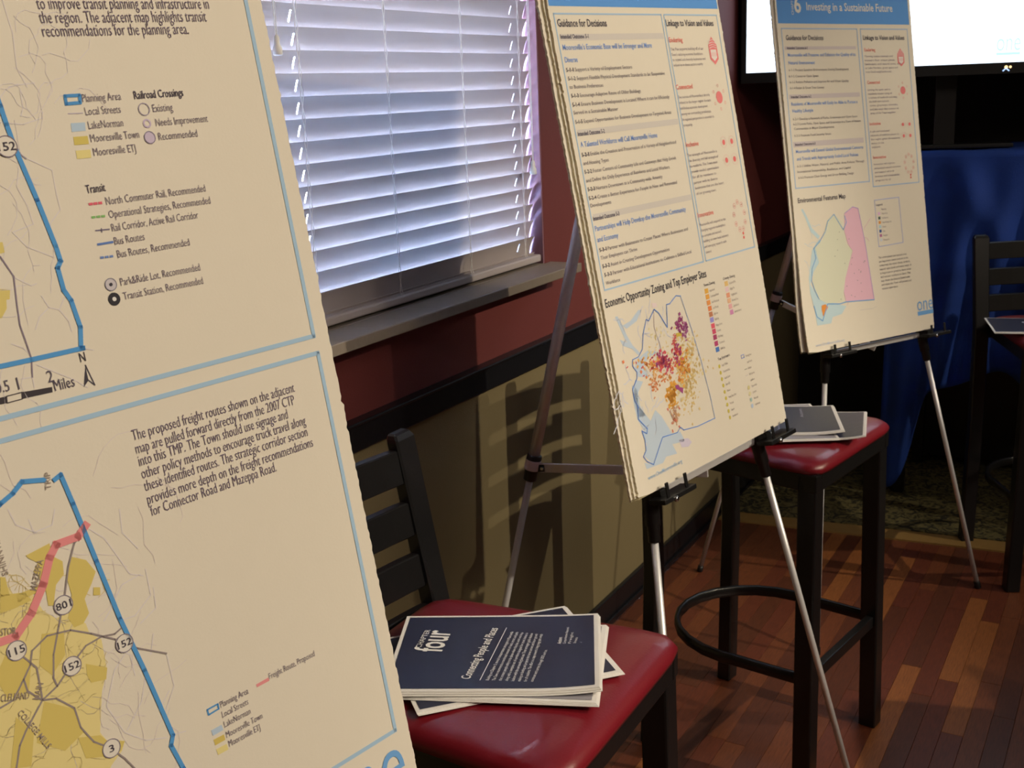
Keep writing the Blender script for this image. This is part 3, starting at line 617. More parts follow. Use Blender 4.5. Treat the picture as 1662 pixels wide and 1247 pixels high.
def emblems(sh, cf, A, Bc, Cc, Dc, k=1.0):
    RD = (226, 122, 112)
    p = sh.st(cf([A])[0]); w_, h_ = .030*k, .027*k
    hexa = [(p[0]+w_*x, p[1]+h_*y) for x, y in ((-.5, -.55), (0, -.95), (.5, -.55), (.5, .4), (0, 1.), (-.5, .4))]
    sh.poly('value_emblem', RD, hexa, 1)
    sh.poly('value_emblem', (230, 214, 196), [(p[0]+w_*x, p[1]+h_*y) for x, y in ((-.34, -.45), (0, -.7), (.34, -.45), (.34, .1), (-.34, .1))], 2)
    for j in range(4): sh.line('value_emblem', (236, 206, 190), [(p[0]-w_*.42, p[1]+h_*(.2+.16*j)), (p[0], p[1]+h_*(.3+.16*j)), (p[0]+w_*.42, p[1]+h_*(.2+.16*j))], .0012*k, 3)
    for j in range(4): sh.line('value_emblem', RD, [(p[0]-w_*.28+w_*.18*j, p[1]-h_*.35), (p[0]-w_*.28+w_*.18*j+w_*.1, p[1]-h_*.1)], .0010*k, 3)
    p = sh.st(cf([Bc])[0]); sh.disc('value_emblem', RD, p, .0115*k, 1)
    for a in range(6): sh.disc('value_emblem', (232, 160, 140), p+np.array([math.cos(a*1.047+.52), math.sin(a*1.047+.52)*1.05])*.021*k, .003*k, 1, .0009*k)
    p = sh.st(cf([Cc])[0])
    for i in (-1, 1):
        for j in (-1, 1):
            c = p+np.array([i*.015, j*.017])*k; sh.disc('value_emblem', (228, 110, 100), c, .0052*k, 1); sh.disc('value_emblem', (236, 190, 170), c, .011*k, 1, .0007*k)
    p = sh.st(cf([Dc])[0])
    for a in range(9):
        c = p+np.array([math.cos(a*.698+1.57)*.020, math.sin(a*.698+1.57)*.027])*k; sh.disc('value_emblem', (232, 160, 146), c, .005*k, 1, .0009*k); sh.disc('value_emblem', (226, 120, 104), c, .0014*k, 2)
    for j in range(2): sh.disc('value_emblem', (226, 100, 84), p+np.array([.003, -.034-.008*j])*k, .003*k, 2)
emblems(s2, lambda q: q, C7([(1098, 328)])[0], C7([(1137, 625)])[0], C7([(1200, 968)])[0], C8([(1108, 200)])[0])
L_(s2, 'heading_text', (52, 48, 50), 'Economic Opportunity Zoning and Top Employer Sites', C8, (250, 792), (895, 584), .0205, .012)
ZM = 'zoning_map'
LAKE = (186, 200, 214)
# lake arms
for q in ([(150, 375), (180, 440), (215, 520), (260, 580), (300, 620), (310, 605), (262, 555), (225, 490), (200, 430), (165, 370)], [(200, 430), (250, 400), (300, 330), (320, 330), (290, 400), (225, 450)], [(180, 520), (230, 540), (260, 580), (200, 560)]): s2.ppoly(ZM, LAKE, CA(q))
for q in ([(300, 640), (360, 590), (430, 600), (360, 640), (330, 700), (370, 760), (300, 760), (280, 700)], [(280, 780), (330, 790), (300, 860), (310, 940), (350, 1010), (300, 1020), (270, 900)]): s2.ppoly(ZM, LAKE, CA(q))
s2.ppoly(ZM, LAKE, CB([(180, 100), (215, 130), (220, 230), (300, 330), (330, 260), (370, 300), (420, 380), (440, 420), (375, 435), (350, 520), (320, 608), (262, 560), (275, 480), (240, 400), (270, 410), (215, 320), (190, 210)]))
s2.ppoly(ZM, LAKE, CB([(375, 437), (490, 397), (520, 460), (440, 480), (470, 540), (400, 560), (380, 600), (275, 640), (262, 600), (322, 612)]))
s2.ppoly(ZM, (206, 196, 200), CB([(480, 450), (540, 440), (565, 465), (545, 495), (500, 500)]))
for k in range(34):
    a = s2.st(CA([(rng.uniform(150, 470), rng.uniform(350, 1150))])[0]); wander(s2, ZM, (206, 206, 208), a, 4, .007, .0018, 700+k)
def blobs(sh, part, cf, c, spread, n, size, cols, seed, lay=1):
    r = np.random.RandomState(seed); size *= .7; n = int(n*1.7)
    for k in range(n):
        p = sh.st(cf([(c[0]+r.normal()*spread[0], c[1]+r.normal()*spread[1])])[0]); a, b = size*r.uniform(.4, 1.3), size*r.uniform(.4, 1.3); q = r.uniform(0, .6)
        pts = [(p[0]+x*a*math.cos(q)-y*b*math.sin(q), p[1]+x*a*math.sin(q)+y*b*math.cos(q)) for x, y in ((-1, -1), (1, -.8), (.8, 1), (.1, .6), (-1, .9))]
        sh.poly(part, cols[r.randint(len(cols))], pts, lay)
TAN, ORG, REDC, MAG = (222, 196, 128), (236, 158, 56), (214, 84, 78), (160, 60, 104)
blobs(s2, ZM, CA, (620, 760), (45, 110), 150, .0042, [TAN, (226, 204, 142), (216, 186, 112)], 1)
blobs(s2, ZM, CA, (600, 560), (40, 60), 40, .0038, [TAN], 2); blobs(s2, ZM, CA, (430, 600), (50, 60), 26, .003, [TAN, (230, 210, 150)], 3); blobs(s2, ZM, CA, (410, 480), (25, 30), 10, .003, [(222, 208, 150)], 4)
blobs(s2, ZM, CA, (400, 680), (60, 22), 60, .0038, [ORG, (228, 122, 70), REDC, (238, 170, 90)], 5, 2); blobs(s2, ZM, CA, (580, 690), (28, 50), 60, .004, [ORG, (232, 140, 60), (236, 170, 70)], 6, 2)
blobs(s2, ZM, CA, (440, 760), (35, 24), 34, .0032, [(226, 134, 66), (236, 170, 100)], 7, 2); blobs(s2, ZM, CA, (515, 885), (14, 36), 40, .0052, [ORG, (238, 166, 60)], 8, 2)
blobs(s2, ZM, CA, (530, 1010), (16, 36), 24, .004, [(206, 160, 110), (210, 110, 80), (190, 150, 120)], 9, 2); blobs(s2, ZM, CA, (395, 830), (12, 30), 14, .003, [(226, 140, 80)], 10, 2)
blobs(s2, ZM, CA, (455, 650), (24, 26), 40, .0042, [REDC, MAG, (204, 72, 84)], 11, 3); blobs(s2, ZM, CA, (545, 600), (14, 36), 34, .0038, [REDC, MAG], 12, 3); blobs(s2, ZM, CA, (500, 680), (14, 26), 20, .0036, [REDC, (200, 80, 90)], 13, 3)
blobs(s2, ZM, CA, (570, 430), (20, 26), 24, .0044, [MAG, (150, 70, 110)], 14, 3); blobs(s2, ZM, CA, (605, 450), (8, 30), 12, .0036, [(168, 96, 130)], 15, 3); blobs(s2, ZM, CA, (530, 520), (8, 24), 12, .003, [(200, 90, 80)], 16, 3)
s2.ppoly(ZM, (196, 172, 60), CA([(540, 480), (575, 470), (580, 495), (545, 503)]), 3)
s2.ppoly(ZM, (156, 66, 110), CA([(535, 815), (555, 808), (565, 825), (588, 830), (585, 868), (560, 845), (540, 835)]), 3)
s2.ppoly(ZM, (232, 206, 192), CA([(385, 285), (415, 285), (420, 310), (390, 318)]), 1); s2.pline(ZM, (170, 150, 140), CA([(398, 330), (400, 440), (440, 560), (460, 640)]), .0012, 2)
BD = (92, 136, 190)
s2.pline(ZM, BD, CA([(262, 690), (262, 650), (300, 630), (325, 580), (330, 480), (350, 390), (365, 400), (400, 325), (430, 350), (485, 442), (480, 295), (500, 290), (540, 238), (570, 240)]), .0016, 4)
s2.pline(ZM, (130, 156, 186), CA([(570, 240), (640, 450), (700, 650), (760, 880), (790, 1020)]), .0013, 4)
s2.pline(ZM, BD, CA([(262, 690), (290, 730), (290, 770), (262, 840), (275, 910), (300, 960)])+CB([(215, 230), (220, 320), (278, 380), (275, 412), (242, 395), (262, 450), (270, 520), (252, 560), (275, 590), (318, 610), (375, 435), (470, 405), (490, 370), (512, 388), (600, 365), (712, 312)]), .0016, 4)
sq = [((738, 208), (230, 168, 60)), ((745, 245), (230, 158, 58)), ((752, 283), (224, 144, 66)), ((760, 320), (220, 124, 62)), ((766, 357), (184, 118, 76)), ((773, 393), (150, 140, 190)), ((780, 432), (214, 84, 92)), ((787, 467), (200, 72, 92)), ((793, 505), (160, 52, 84)), ((801, 545), (176, 60, 96)), ((809, 583), (70, 116, 166)),
      ((865, 160), (238, 186, 110)), ((870, 197), (240, 194, 186)), ((877, 235), (236, 150, 108)), ((884, 270), (238, 176, 130)), ((892, 306), (226, 166, 156)), ((900, 343), (204, 132, 160))]
for c, col in sq:
    p = s2.st(CA([c])[0]); s2.poly('legend_symbol', col, [(p[0]-.0062, p[1]-.0045), (p[0]+.0062, p[1]-.0045), (p[0]+.0062, p[1]+.0045), (p[0]-.0062, p[1]+.0045)])
names = ['Agricultural', 'Conditional Mixed', 'Rural Residential', 'Low Density', 'High Use', 'Lake Use', 'Village Center', 'Corridor', 'Main Street', 'Commercial', 'Public Use', 'Residential Mix', 'Village Mix', 'Neighborhood', 'Business Core', 'Light Industry', 'General Industry']
for (c, col), nm in zip(sq, names): p = s2.st(CA([c])[0]); s2.text('legend_text', (150, 138, 120), nm, (p[0]+.010, p[1]-.003), None, .0062, 0, cond=.62)
s2.ptext('legend_text', (100, 92, 84), 'Town Zoning', CA([(720, 180)])[0], CA([(792, 160)])[0], .007, .01); s2.ptext('legend_text', (100, 92, 84), 'County Zoning', CA([(845, 138)])[0], CA([(920, 115)])[0], .007, .01)
s2.ptext('legend_text', (110, 100, 92), 'Top Employers', CA([(812, 655)])[0], CA([(888, 628)])[0], .007, .005)
emps = ['Supply Works', 'Corporate Park', 'Health Center', 'Power Co', 'Medical', 'Racing Team Shops', 'Technical', 'Textiles', 'Food Services']
for k, nm in enumerate(emps):
    p = s2.st(CA([(820+8.6*k, 692+41*k)])[0]); s2.disc('legend_symbol', (200, 182, 70), p, .0034, 1, asp=1.1); s2.text('legend_text', (150, 138, 120), nm, (p[0]+.009, p[1]-.002), None, .006, 0, cond=.62)
p = s2.st(CA([(970, 628)])[0]); s2.line('legend_symbol', (120, 140, 190), [(p[0]-.005, p[1]-.003), (p[0]+.005, p[1]-.003), (p[0]+.005, p[1]+.003), (p[0]-.005, p[1]+.003)], .0012, 1, True)
for k, (nm, col) in enumerate((('Planning Area', None), ('Local Streets', None), ('Rail Line', (110, 110, 90)), ('Rail Corridor', (200, 190, 180)), ('Lake Front', None), ('Growth Area', (208, 196, 130)), ('Corridors', (216, 206, 150)), ('Park Lands', (164, 190, 170)), ('LakeNorman', (176, 192, 220)))):
    p = s2.st(CA([(975+7.5*k, 632+39*k)])[0])
    if col and k > 4: s2.disc('legend_symbol', col, (p[0]-.002, p[1]), .0042, 1)
    elif col: s2.line('legend_symbol', col, [(p[0]-.005, p[1]), (p[0]+.004, p[1])], .001)
    s2.text('legend_text', (150, 138, 120), nm, (p[0]+.009, p[1]-.002), None, .006, 0, cond=.62)
s2.ptext('web_address', (160, 186, 214), 'www.OneMooresville.org', CB([(285, 712)])[0], CB([(503, 596)])[0], .0105, .004)
s2.finish()

# ================================================================== third board: sustainable future
O3, u3, v3 = frame(sc([.417, 3.422, .736]), 1.09, -.01, .162)
def warp3(a, b):
    q = max(0., (.20-b)/.20); return .010*q*q*(1.2-a/.53)-.004*q
b3 = thing('poster_board', 'far board titled Investing in a Sustainable Future with green and pink map', 'poster', tuple(O3))
s3 = Sheet(O3, u3, v3, b3, warp3)
board('panel', s3, .002, .536, -.008, .955, .0042, 0, b3, 21, amp=.0006)
b3b = thing('poster_board', 'blank board behind the far map board, bowed at its lower left', 'poster', tuple(O3-s3.n*.008))
s3b = Sheet(O3, u3, v3, b3b, lambda a, b: warp3(a, b)-.001-.012*max(0., (.30-b)/.30)*(1-a/.53))
board('panel', s3b, -.006, .524, -.006, .95, .0042, .0052, b3b, 22, amp=.0006)
def D3(q): return cr(q, (1242, 0), .2527)
def D4(q): return cr(q, (1242, 300), .2527)
tb = s3.st((1366, 39))[1]
s3.poly('title_bar', (84, 144, 204), [(.007, tb), (.527, tb), (.527, .945), (.007, .945)])
L_(s3, 'title_text', (226, 222, 214), 'Investing in a Sustainable Future', D3, (265, 66), (817, 76), .030, .012)
L_(s3, 'title_text', (226, 222, 214), '6', D3, (188, 80), (232, 82), .062, .02)
s3.ptext('title_text', (226, 222, 214), 'CHAPTER', D3([(183, 96)])[0], D3([(176, -30)])[0], .012, .005, vec=True)
lA, rA = s3.st((1268, 47)), s3.st((1472, 47)); tA = (lA[1]+rA[1])/2
m1, m2 = s3.st((1390.5, 47))[0], s3.st((1396, 47))[0]
bL, bR = s3.st(D3([(640, 1168)])[0])[1], s3.st(D3([(840, 1185)])[0])[1]
s3.line('border_line', (160, 184, 218), [(lA[0], tA), (m1, tA), (m1, bL), (lA[0], bL)], .0028, 1, True)
s3.line('border_line', (160, 184, 218), [(m2, tA), (rA[0], tA), (rA[0], bR), (m2, bR)], .0028, 1, True)
L_(s3, 'heading_text', BLK, 'Guidance for Decisions', D3, (133, 258), (373, 256), .0185, .012); L_(s3, 'heading_text', BLK, 'Linkage to Vision and Values', D3, (628, 256), (893, 256), .0175, .014)
for a, b in ((302, 322), (606, 634), (906, 940)):
    t0, t1 = s3.st(D3([(350, b-4)])[0])[1], s3.st(D3([(350, a-4)])[0])[1]; s3.poly('heading_bar', (202, 190, 176), [(lA[0]+.006, t0), (m1-.010, t0), (m1-.010, t1), (lA[0]+.006, t1)])
for st_, a, b in (('Intended Outcome 6-1', (140, 317), (270, 316)), ('Intended Outcome 6-2', (165, 632), (295, 626)), ('Intended Outcome 6-3', (192, 938), (322, 928))): L_(s3, 'heading_text', (78, 70, 80), st_, D3, a, b, .010, .02)
for st_, a, b in (('Mooresville will Preserve and Enhance the Quality of its', (145, 364), (580, 360)), ('Natural Environment', (150, 414), (318, 412)), ('Residents of Mooresville will Easily be Able to Pursue a', (168, 680), (592, 660)), ('Healthy Lifestyle', (175, 724), (308, 720)),
                  ('Mooresville will Extend Global Environmental Concerns', (197, 985), (628, 945)), ('and Trends with Appropriately Scaled Local Policies', (203, 1032), (597, 1002))): L_(s3, 'outcome_text', HB, st_, D3, a, b, .0125, .006)
for st_, a, b in (('6-1-1 Protect Sensitive Environments During Development', (152, 458), (535, 444)), ('6-1-2 Conserve Open Space', (152, 498), (342, 490)), ('6-1-3 Reduce Pollution and Improve Air and Water Quality', (157, 536), (535, 522)), ('6-1-4 Retain & Grow Tree Canopy', (160, 574), (378, 564)),
                  ('6-2-1 Develop a Network of Parks, Greenways and Open Space', (178, 774), (590, 742)), ('6-2-2 Locate Parks, Open Space, and Greenways in a Town of Nature', (180, 806), (612, 776)), ('Communities in Major Developments', (185, 836), (442, 822)), ('6-2-3 Promote Food Security Issues', (187, 880), (422, 864)),
                  ('6-3-1 Utilize Water, Natural, and Public Area Policies Through', (205, 1076), (635, 1030)), ('Innovational Sustainability, Resilience, and Capital', (207, 1112), (548, 1076)), ('6-3-2 Promote Clean Energy and Green Building Design', (212, 1150), (567, 1110))): L_(s3, 'body_text', TX, st_, D3, a, b, .0088, .002)
for st_, a, b in (('Enduring', (637, 330), (706, 328)), ('Connected', (655, 540), (735, 536)), ('Inclusive', (670, 806), (740, 800)), ('Innovative', (693, 1022), (775, 1012))): L_(s3, 'outcome_text', OR, st_, D3, a, b, .0125, .008)
for lines, a, wd, dx, dy in ((('Thriving towns maintain and', 'treasure their unique places,', 'landscapes, and natural areas, such', 'as Lake Norman, green space and', 'tree lined neighborhoods.'), (637, 368), 160, 2, 25), (('Linking the town and its', 'residents means using all', 'a variety of methods including', 'the built environment', 'transit, greenways, sidewalks,', 'and bike ways that connect all', 'areas of the Town together.'), (658, 584), 145, 3, 25),
                     (('A safe and connected', 'network of walkable places in', 'the region gives all residents', 'access to the', 'outdoors.'), (672, 852), 150, 3, 25), (('Innovation will improve', 'and protect natural resources', 'and support all local', 'business and sustainability', 'programs for all.'), (697, 1062), 140, 3, 26)):
    for k, tx in enumerate(lines):
        fr = len(tx)/24; L_(s3, 'body_text', (150, 136, 136), tx, D3, (a[0]+dx*k, a[1]+dy*k), (a[0]+dx*k+wd*fr, a[1]+dy*k-10*fr), .0074, 0)
emblems(s3, lambda q: q, D3([(870, 370)])[0], D3([(884, 580)])[0], D3([(908, 835)])[0], D3([(924, 1050)])[0], .95)
L_(s3, 'heading_text', (56, 50, 54), 'Environmental Features Map', D4, (210, 118), (515, 78), .0185, .012)
EM = 'environment_map'
for q in ([(230, 160), (255, 210), (290, 300), (340, 350), (350, 330), (300, 280), (265, 200), (240, 155)], [(300, 420), (345, 350), (370, 380), (330, 430), (345, 500), (310, 560), (290, 640), (345, 730), (390, 745), (480, 770), (520, 780), (490, 830), (430, 850), (420, 890), (330, 905), (312, 780), (290, 700), (280, 600)]): s3.ppoly(EM, (186, 208, 222), D4(q))
s3.ppoly(EM, (212, 212, 178), D4([(400, 225), (440, 190), (490, 235), (505, 300), (520, 380), (560, 420), (540, 500), (515, 600), (505, 690), (500, 750), (400, 765), (345, 735), (305, 640), (312, 560), (345, 500), (320, 400), (370, 350), (385, 280)]), 1)
s3.ppoly(EM, (226, 178, 182), D4([(508, 185), (560, 142), (595, 152), (640, 370), (700, 738), (520, 755), (505, 690), (515, 600), (540, 500), (560, 425), (530, 380), (508, 300)]), 1)
s3.ppoly(EM, (236, 140, 50), D4([(362, 775), (385, 768), (402, 785), (385, 820), (370, 848), (360, 800)]), 3)
s3.pline(EM, (104, 160, 204), D4([(508, 200), (520, 240), (500, 290), (440, 190), (400, 235), (385, 300), (345, 370), (310, 410), (325, 470), (300, 540), (298, 620), (320, 680), (345, 735)]), .0020, 3)
s3.pline(EM, (104, 160, 204), D4([(312, 780), (330, 850), (365, 875), (400, 765), (480, 765), (520, 752), (700, 738)]), .0026, 3)
s3.pline(EM, (170, 140, 190), D4([(508, 185), (560, 142), (595, 152), (640, 370), (700, 738)]), .0016, 3)
for k in range(22): wander(s3, EM, (206, 146, 166), s3.st(D4([(rng.uniform(530, 640), rng.uniform(250, 700))])[0]), 4, .008, .0009, 900+k); s3.disc(EM, (90, 100, 90), s3.st(D4([(rng.uniform(420, 640), rng.uniform(300, 745))])[0]), .0012, 3)
for k in range(26): wander(s3, EM, (190, 204, 206), s3.st(D4([(rng.uniform(280, 470), rng.uniform(200, 800))])[0]), 4, .009, .0012, 950+k)
q = [s3.st(p) for p in D4([(700, 100), (857, 80), (885, 370), (730, 398)])]; s3.line('legend_symbol', (172, 176, 222), q, .0022, 1, True)
s3.ptext('legend_text', (110, 100, 104), 'Legend', D4([(712, 136)])[0], D4([(752, 130)])[0], .0078, .01)
for k, (nm, col) in enumerate((('Watersheds', None), ('Critical Areas', (230, 180, 206)), ('Park Preserves', (70, 94, 74)), ('Natural Heritage Site', (232, 150, 60)), ('Streams', (176, 206, 222)), ('Lakes', (60, 86, 130)), ('Floodplain', (176, 104, 134)), ('Planning Area', (200, 206, 226)))):
    c = s3.st(D4([(728+2.4*k, 158+28*k)])[0])
    if col: s3.poly('legend_symbol', col, [(c[0]-.0045, c[1]-.004), (c[0]+.0045, c[1]-.004), (c[0]+.0045, c[1]+.004), (c[0]-.0045, c[1]+.004)])
    s3.text('legend_text', (150, 138, 132), nm, (c[0]+.010, c[1]-.003), None, .0072, 0, cond=.62)
for k, tx in enumerate(('The environment and natural areas', 'are important assets and are to be', 'conserved, the water sheds, streams,', 'natural open lands and water ways. It', 'is important to preserve these areas', 'and connect residents to them. This', 'map shows the features found today', 'and where the Town will protect and', 'enhance open space.')):
    fr = len(tx)/33; L_(s3, 'body_text', TX, tx, D4, (727+3*k, 476+24.8*k), (727+3*k+180*fr, 476+24.8*k-36*fr), .0088, 0)
L_(s3, 'logo', BLUE1, 'one', D4, (980, 812), (1080, 792), .060, -.003)
p = s3.st(D4([(982, 838)])[0]); p2 = s3.st(D4([(1083, 815)])[0]); s3.poly('logo', BLUE1, [(p[0], p[1]-.002), (p2[0], p[1]-.002), (p2[0], p[1]+.010), (p[0], p[1]+.010)])
s3.ptext('web_address', (186, 194, 224), 'www.OneMooresville.org', D4([(312, 1042)])[0], D4([(500, 992)])[0], .0105, .003)
s3.pline('environment_map', (190, 184, 170), D4([(610, 805), (690, 795), (712, 782)]), .0010)
s3.finish()

# ------------------------------------------------------------------ the three easels
F2 = np.array([.11, 1.845, 0.])
sheetP = lambda O, u, v, nb: Sheet(np.array(O)-np.cross(u, v)*nb, u, v, None)
easel(sheetP(O2, u2, v2, .0), .080, .455, .155, .178, 0, .84, (F2[0], F2[1], 0), 'aluminium easel holding the zoning map board, rear leg near the window wall', n_off=.012, rear_vis=.482)
easel(sheetP(O3-v3*.006, u3, v3, .0), .106, .512, .165, .205, 0, .84, (.121, 3.292, 0), 'aluminium easel at the back, one foot on the planks by the carpet', n_off=.012, rear_vis=.55)
O1b = O1+v1*-.391+u1*-.516
easel(sheetP(O1b, u1, v1, .0), .066, .44, .155, .178, 0, .84, (.33, .42, 0), 'aluminium easel hidden under the nearest map board', n_off=.012, rear_vis=.5)

# ------------------------------------------------------------------ bar stools
SEAT = .795
def bar_stool(label, loc, rz):
    """local frame: +x is the front of the stool, back rest at -x, origin on the floor under the seat's middle"""
    t = thing('bar_stool', label, 'stool', (0, 0, 0)); t['_b'] = (0., 0., 0.)
    # padded seat: superellipse rings
    h = .205; prof = [(0.0, .990, .0), (.006, 1.0, .012), (.010, .995, .020), (.016, .975, .031), (.022, .93, .040), (.027, .85, .047), (.030, .70, .0515), (.032, .45, .0545), (.033, .2, .0555), (.033, .02, .0556)]
    n = 64; V = []; Fc = []
    for _, k, z in prof:
        e = 12 if k > .8 else (8 if k > .6 else 4)
        for j in range(n):
            a = 2*math.pi*(j+.5)/n; ca, sa = math.cos(a), math.sin(a); r = (abs(ca)**e+abs(sa)**e)**(-1/e)
            V.append((h*k*r*ca, h*k*r*sa*(1-.085*(1-r*ca*k)), SEAT-.036+z*.65))
    for i in range(len(prof)-1):
        for j in range(n): Fc.append((i*n+j, i*n+(j+1) % n, (i+1)*n+(j+1) % n, (i+1)*n+j))
    Fc.append(tuple((len(prof)-1)*n+j for j in range(n))); Fc.append(tuple(reversed(range(n))))
    obj('seat', V, Fc, M_VINYL, t, True)
    fz = SEAT-.036
    mb = MB(); hh = .196; hb = .164; mb.bar((-hh, -hb+.011, fz-.020), (hh, -hh+.011, fz-.020), .022, .040); mb.bar((-hh, hb-.011, fz-.020), (hh, hh-.011, fz-.020), .022, .040); mb.box((-hh, -hb+.006, fz-.040), (-hh+.022, hb-.006, fz)); mb.box((hh-.022, -hh+.022, fz-.040), (hh, hh-.022, fz))
    mb.box((-hh+.022, -hb+.024, fz-.008), (hh-.022, hb-.024, fz)); mb.build('seat_frame', M_CHAIR, t, bevel=.003)
    lw = .042
    for sy in (-1, 1):
        MB().bar((.172, sy*.172, fz-.002), (.182, sy*.187, 0), lw, lw, (0, 1, 0)).build('leg', M_CHAIR, t, bevel=.004)
        # rear leg runs on upward as the raked back post
        pts = [(-.215, sy*.190, 0), (-.205, sy*.186, .45), (-.212, sy*.186, SEAT-.05), (-.262, sy*.186, 1.030)]
        l = MB(); V = []; Fc = []
        dims = [(.038, .042), (.034, .042), (.030, .044), (.022, .050)]
        for (x, y, z), (dx, dy) in zip(pts, dims): V += [(x-dx/2, y-dy/2, z), (x+dx/2, y-dy/2, z), (x+dx/2, y+dy/2, z), (x-dx/2, y+dy/2, z)]
        for i in range(3):
            for j in range(4): Fc.append((i*4+j, i*4+(j+1) % 4, (i+1)*4+(j+1) % 4, (i+1)*4+j))
        Fc += [(3, 2, 1, 0)]
        V += [(-.266-.008, sy*.186-.019, 1.040), (-.266+.008, sy*.186-.019, 1.040), (-.266+.008, sy*.186+.019, 1.040), (-.266-.008, sy*.186+.019, 1.040)]
        for j in range(4): Fc.append((12+j, 12+(j+1) % 4, 16+(j+1) % 4, 16+j))
        Fc.append((16, 17, 18, 19))
        obj('leg', V, Fc, M_CHAIR, t).modifiers.new('bevel', 'BEVEL').width = .003
    for k in range(4):
        zt = 1.016-.0835*k; zm = zt-.027; x = -.212-(zm-.725)*.164; n = 8; V = []; Fc = []
        for j in range(n+1):
            y = -.166+.332*j/n; c = .018*(1-(2*j/n-1)**2)      # the slats bow gently backward
            for dx, dz in ((-.008, -.027), (.008, -.027), (.008, .027), (-.008, .027)): V.append((x-c+dx-dz*.16, y, zm+dz))
        for j in range(n):
            for q in range(4): Fc.append((j*4+q, j*4+(q+1) % 4, j*4+4+(q+1) % 4, j*4+4+q))
        Fc += [(3, 2, 1, 0), tuple(n*4+q for q in range(4))]
        obj('back_slat', V, Fc, M_CHAIR, t).modifiers.new('bevel', 'BEVEL').width = .002
    # footrest: flat band, straight bar in front, sides curving round the back
    zr = .285; pts = [(.190, -.185), (.10, -.188), (.0, -.19)]
    for k in range(13):
        a = -math.pi/2-math.pi*k/12; pts.append((-.02+.205*math.cos(a)*1.0, .193*math.sin(a)))
    pts += [(.0, .19), (.10, .188), (.190, .185)]
    V = []; Fc = []
    for i, p in enumerate(pts):
        d = np.array(pts[min(i+1, len(pts)-1)])-np.array(pts[max(i-1, 0)]); d /= np.linalg.norm(d); nn = np.array([-d[1], d[0]])*.006
        for o_, z in ((-1, -.013), (1, -.013), (1, .013), (-1, .013)): V.append((p[0]+nn[0]*o_, p[1]+nn[1]*o_, zr+z))
    for i in range(len(pts)-1):
        for q in range(4): Fc.append((i*4+q, i*4+(q+1) % 4, i*4+4+(q+1) % 4, i*4+4+q))
    Fc += [(3, 2, 1, 0), tuple((len(pts)-1)*4+q for q in range(4))]
    obj('foot_ring', V, Fc, M_CHAIR, t, True).modifiers.new('bevel', 'BEVEL').width = .002
    MB().box((.172, -.165, zr-.014), (.190, .165, zr+.014)).build('foot_bar', M_CHAIR, t, bevel=.002)
    t.location = loc; t.rotation_euler = (0, 0, rz); return t
st1 = bar_stool('black ladder-back bar stool nearest, red seat holding the Chapter four booklets', (.594, 1.211, 0), math.radians(0.6))
def copy_stool(label, loc, rz):
    r = st1.copy(); COL.objects.link(r); r.location = loc; r.rotation_euler = (0, 0, rz); r['label'] = label
    for ch in st1.children: c = ch.copy(); COL.objects.link(c); c.parent = r
    return r
a2 = math.radians(-9.5); N2, R2 = np.array([.778, 2.215]), np.array([.845, 2.618]); mid = (N2+R2)/2; fwd = np.array([math.cos(a2), math.sin(a2)])
c2 = mid-fwd*.205
copy_stool('black bar stool in the middle of the picture, red seat under the zoning board corner', (c2[0], c2[1], 0), a2)
a3 = math.radians(-63); copy_stool('black bar stool added unseen right of the frame to cast shade on the planks', (1.80, 2.47, 0), math.radians(200))  # unseen stool added as the caster of the dark band on the planks
copy_stool('black ladder-back bar stool at the right edge in front of the blue cloth', (1.118, 3.80, .0), a3)

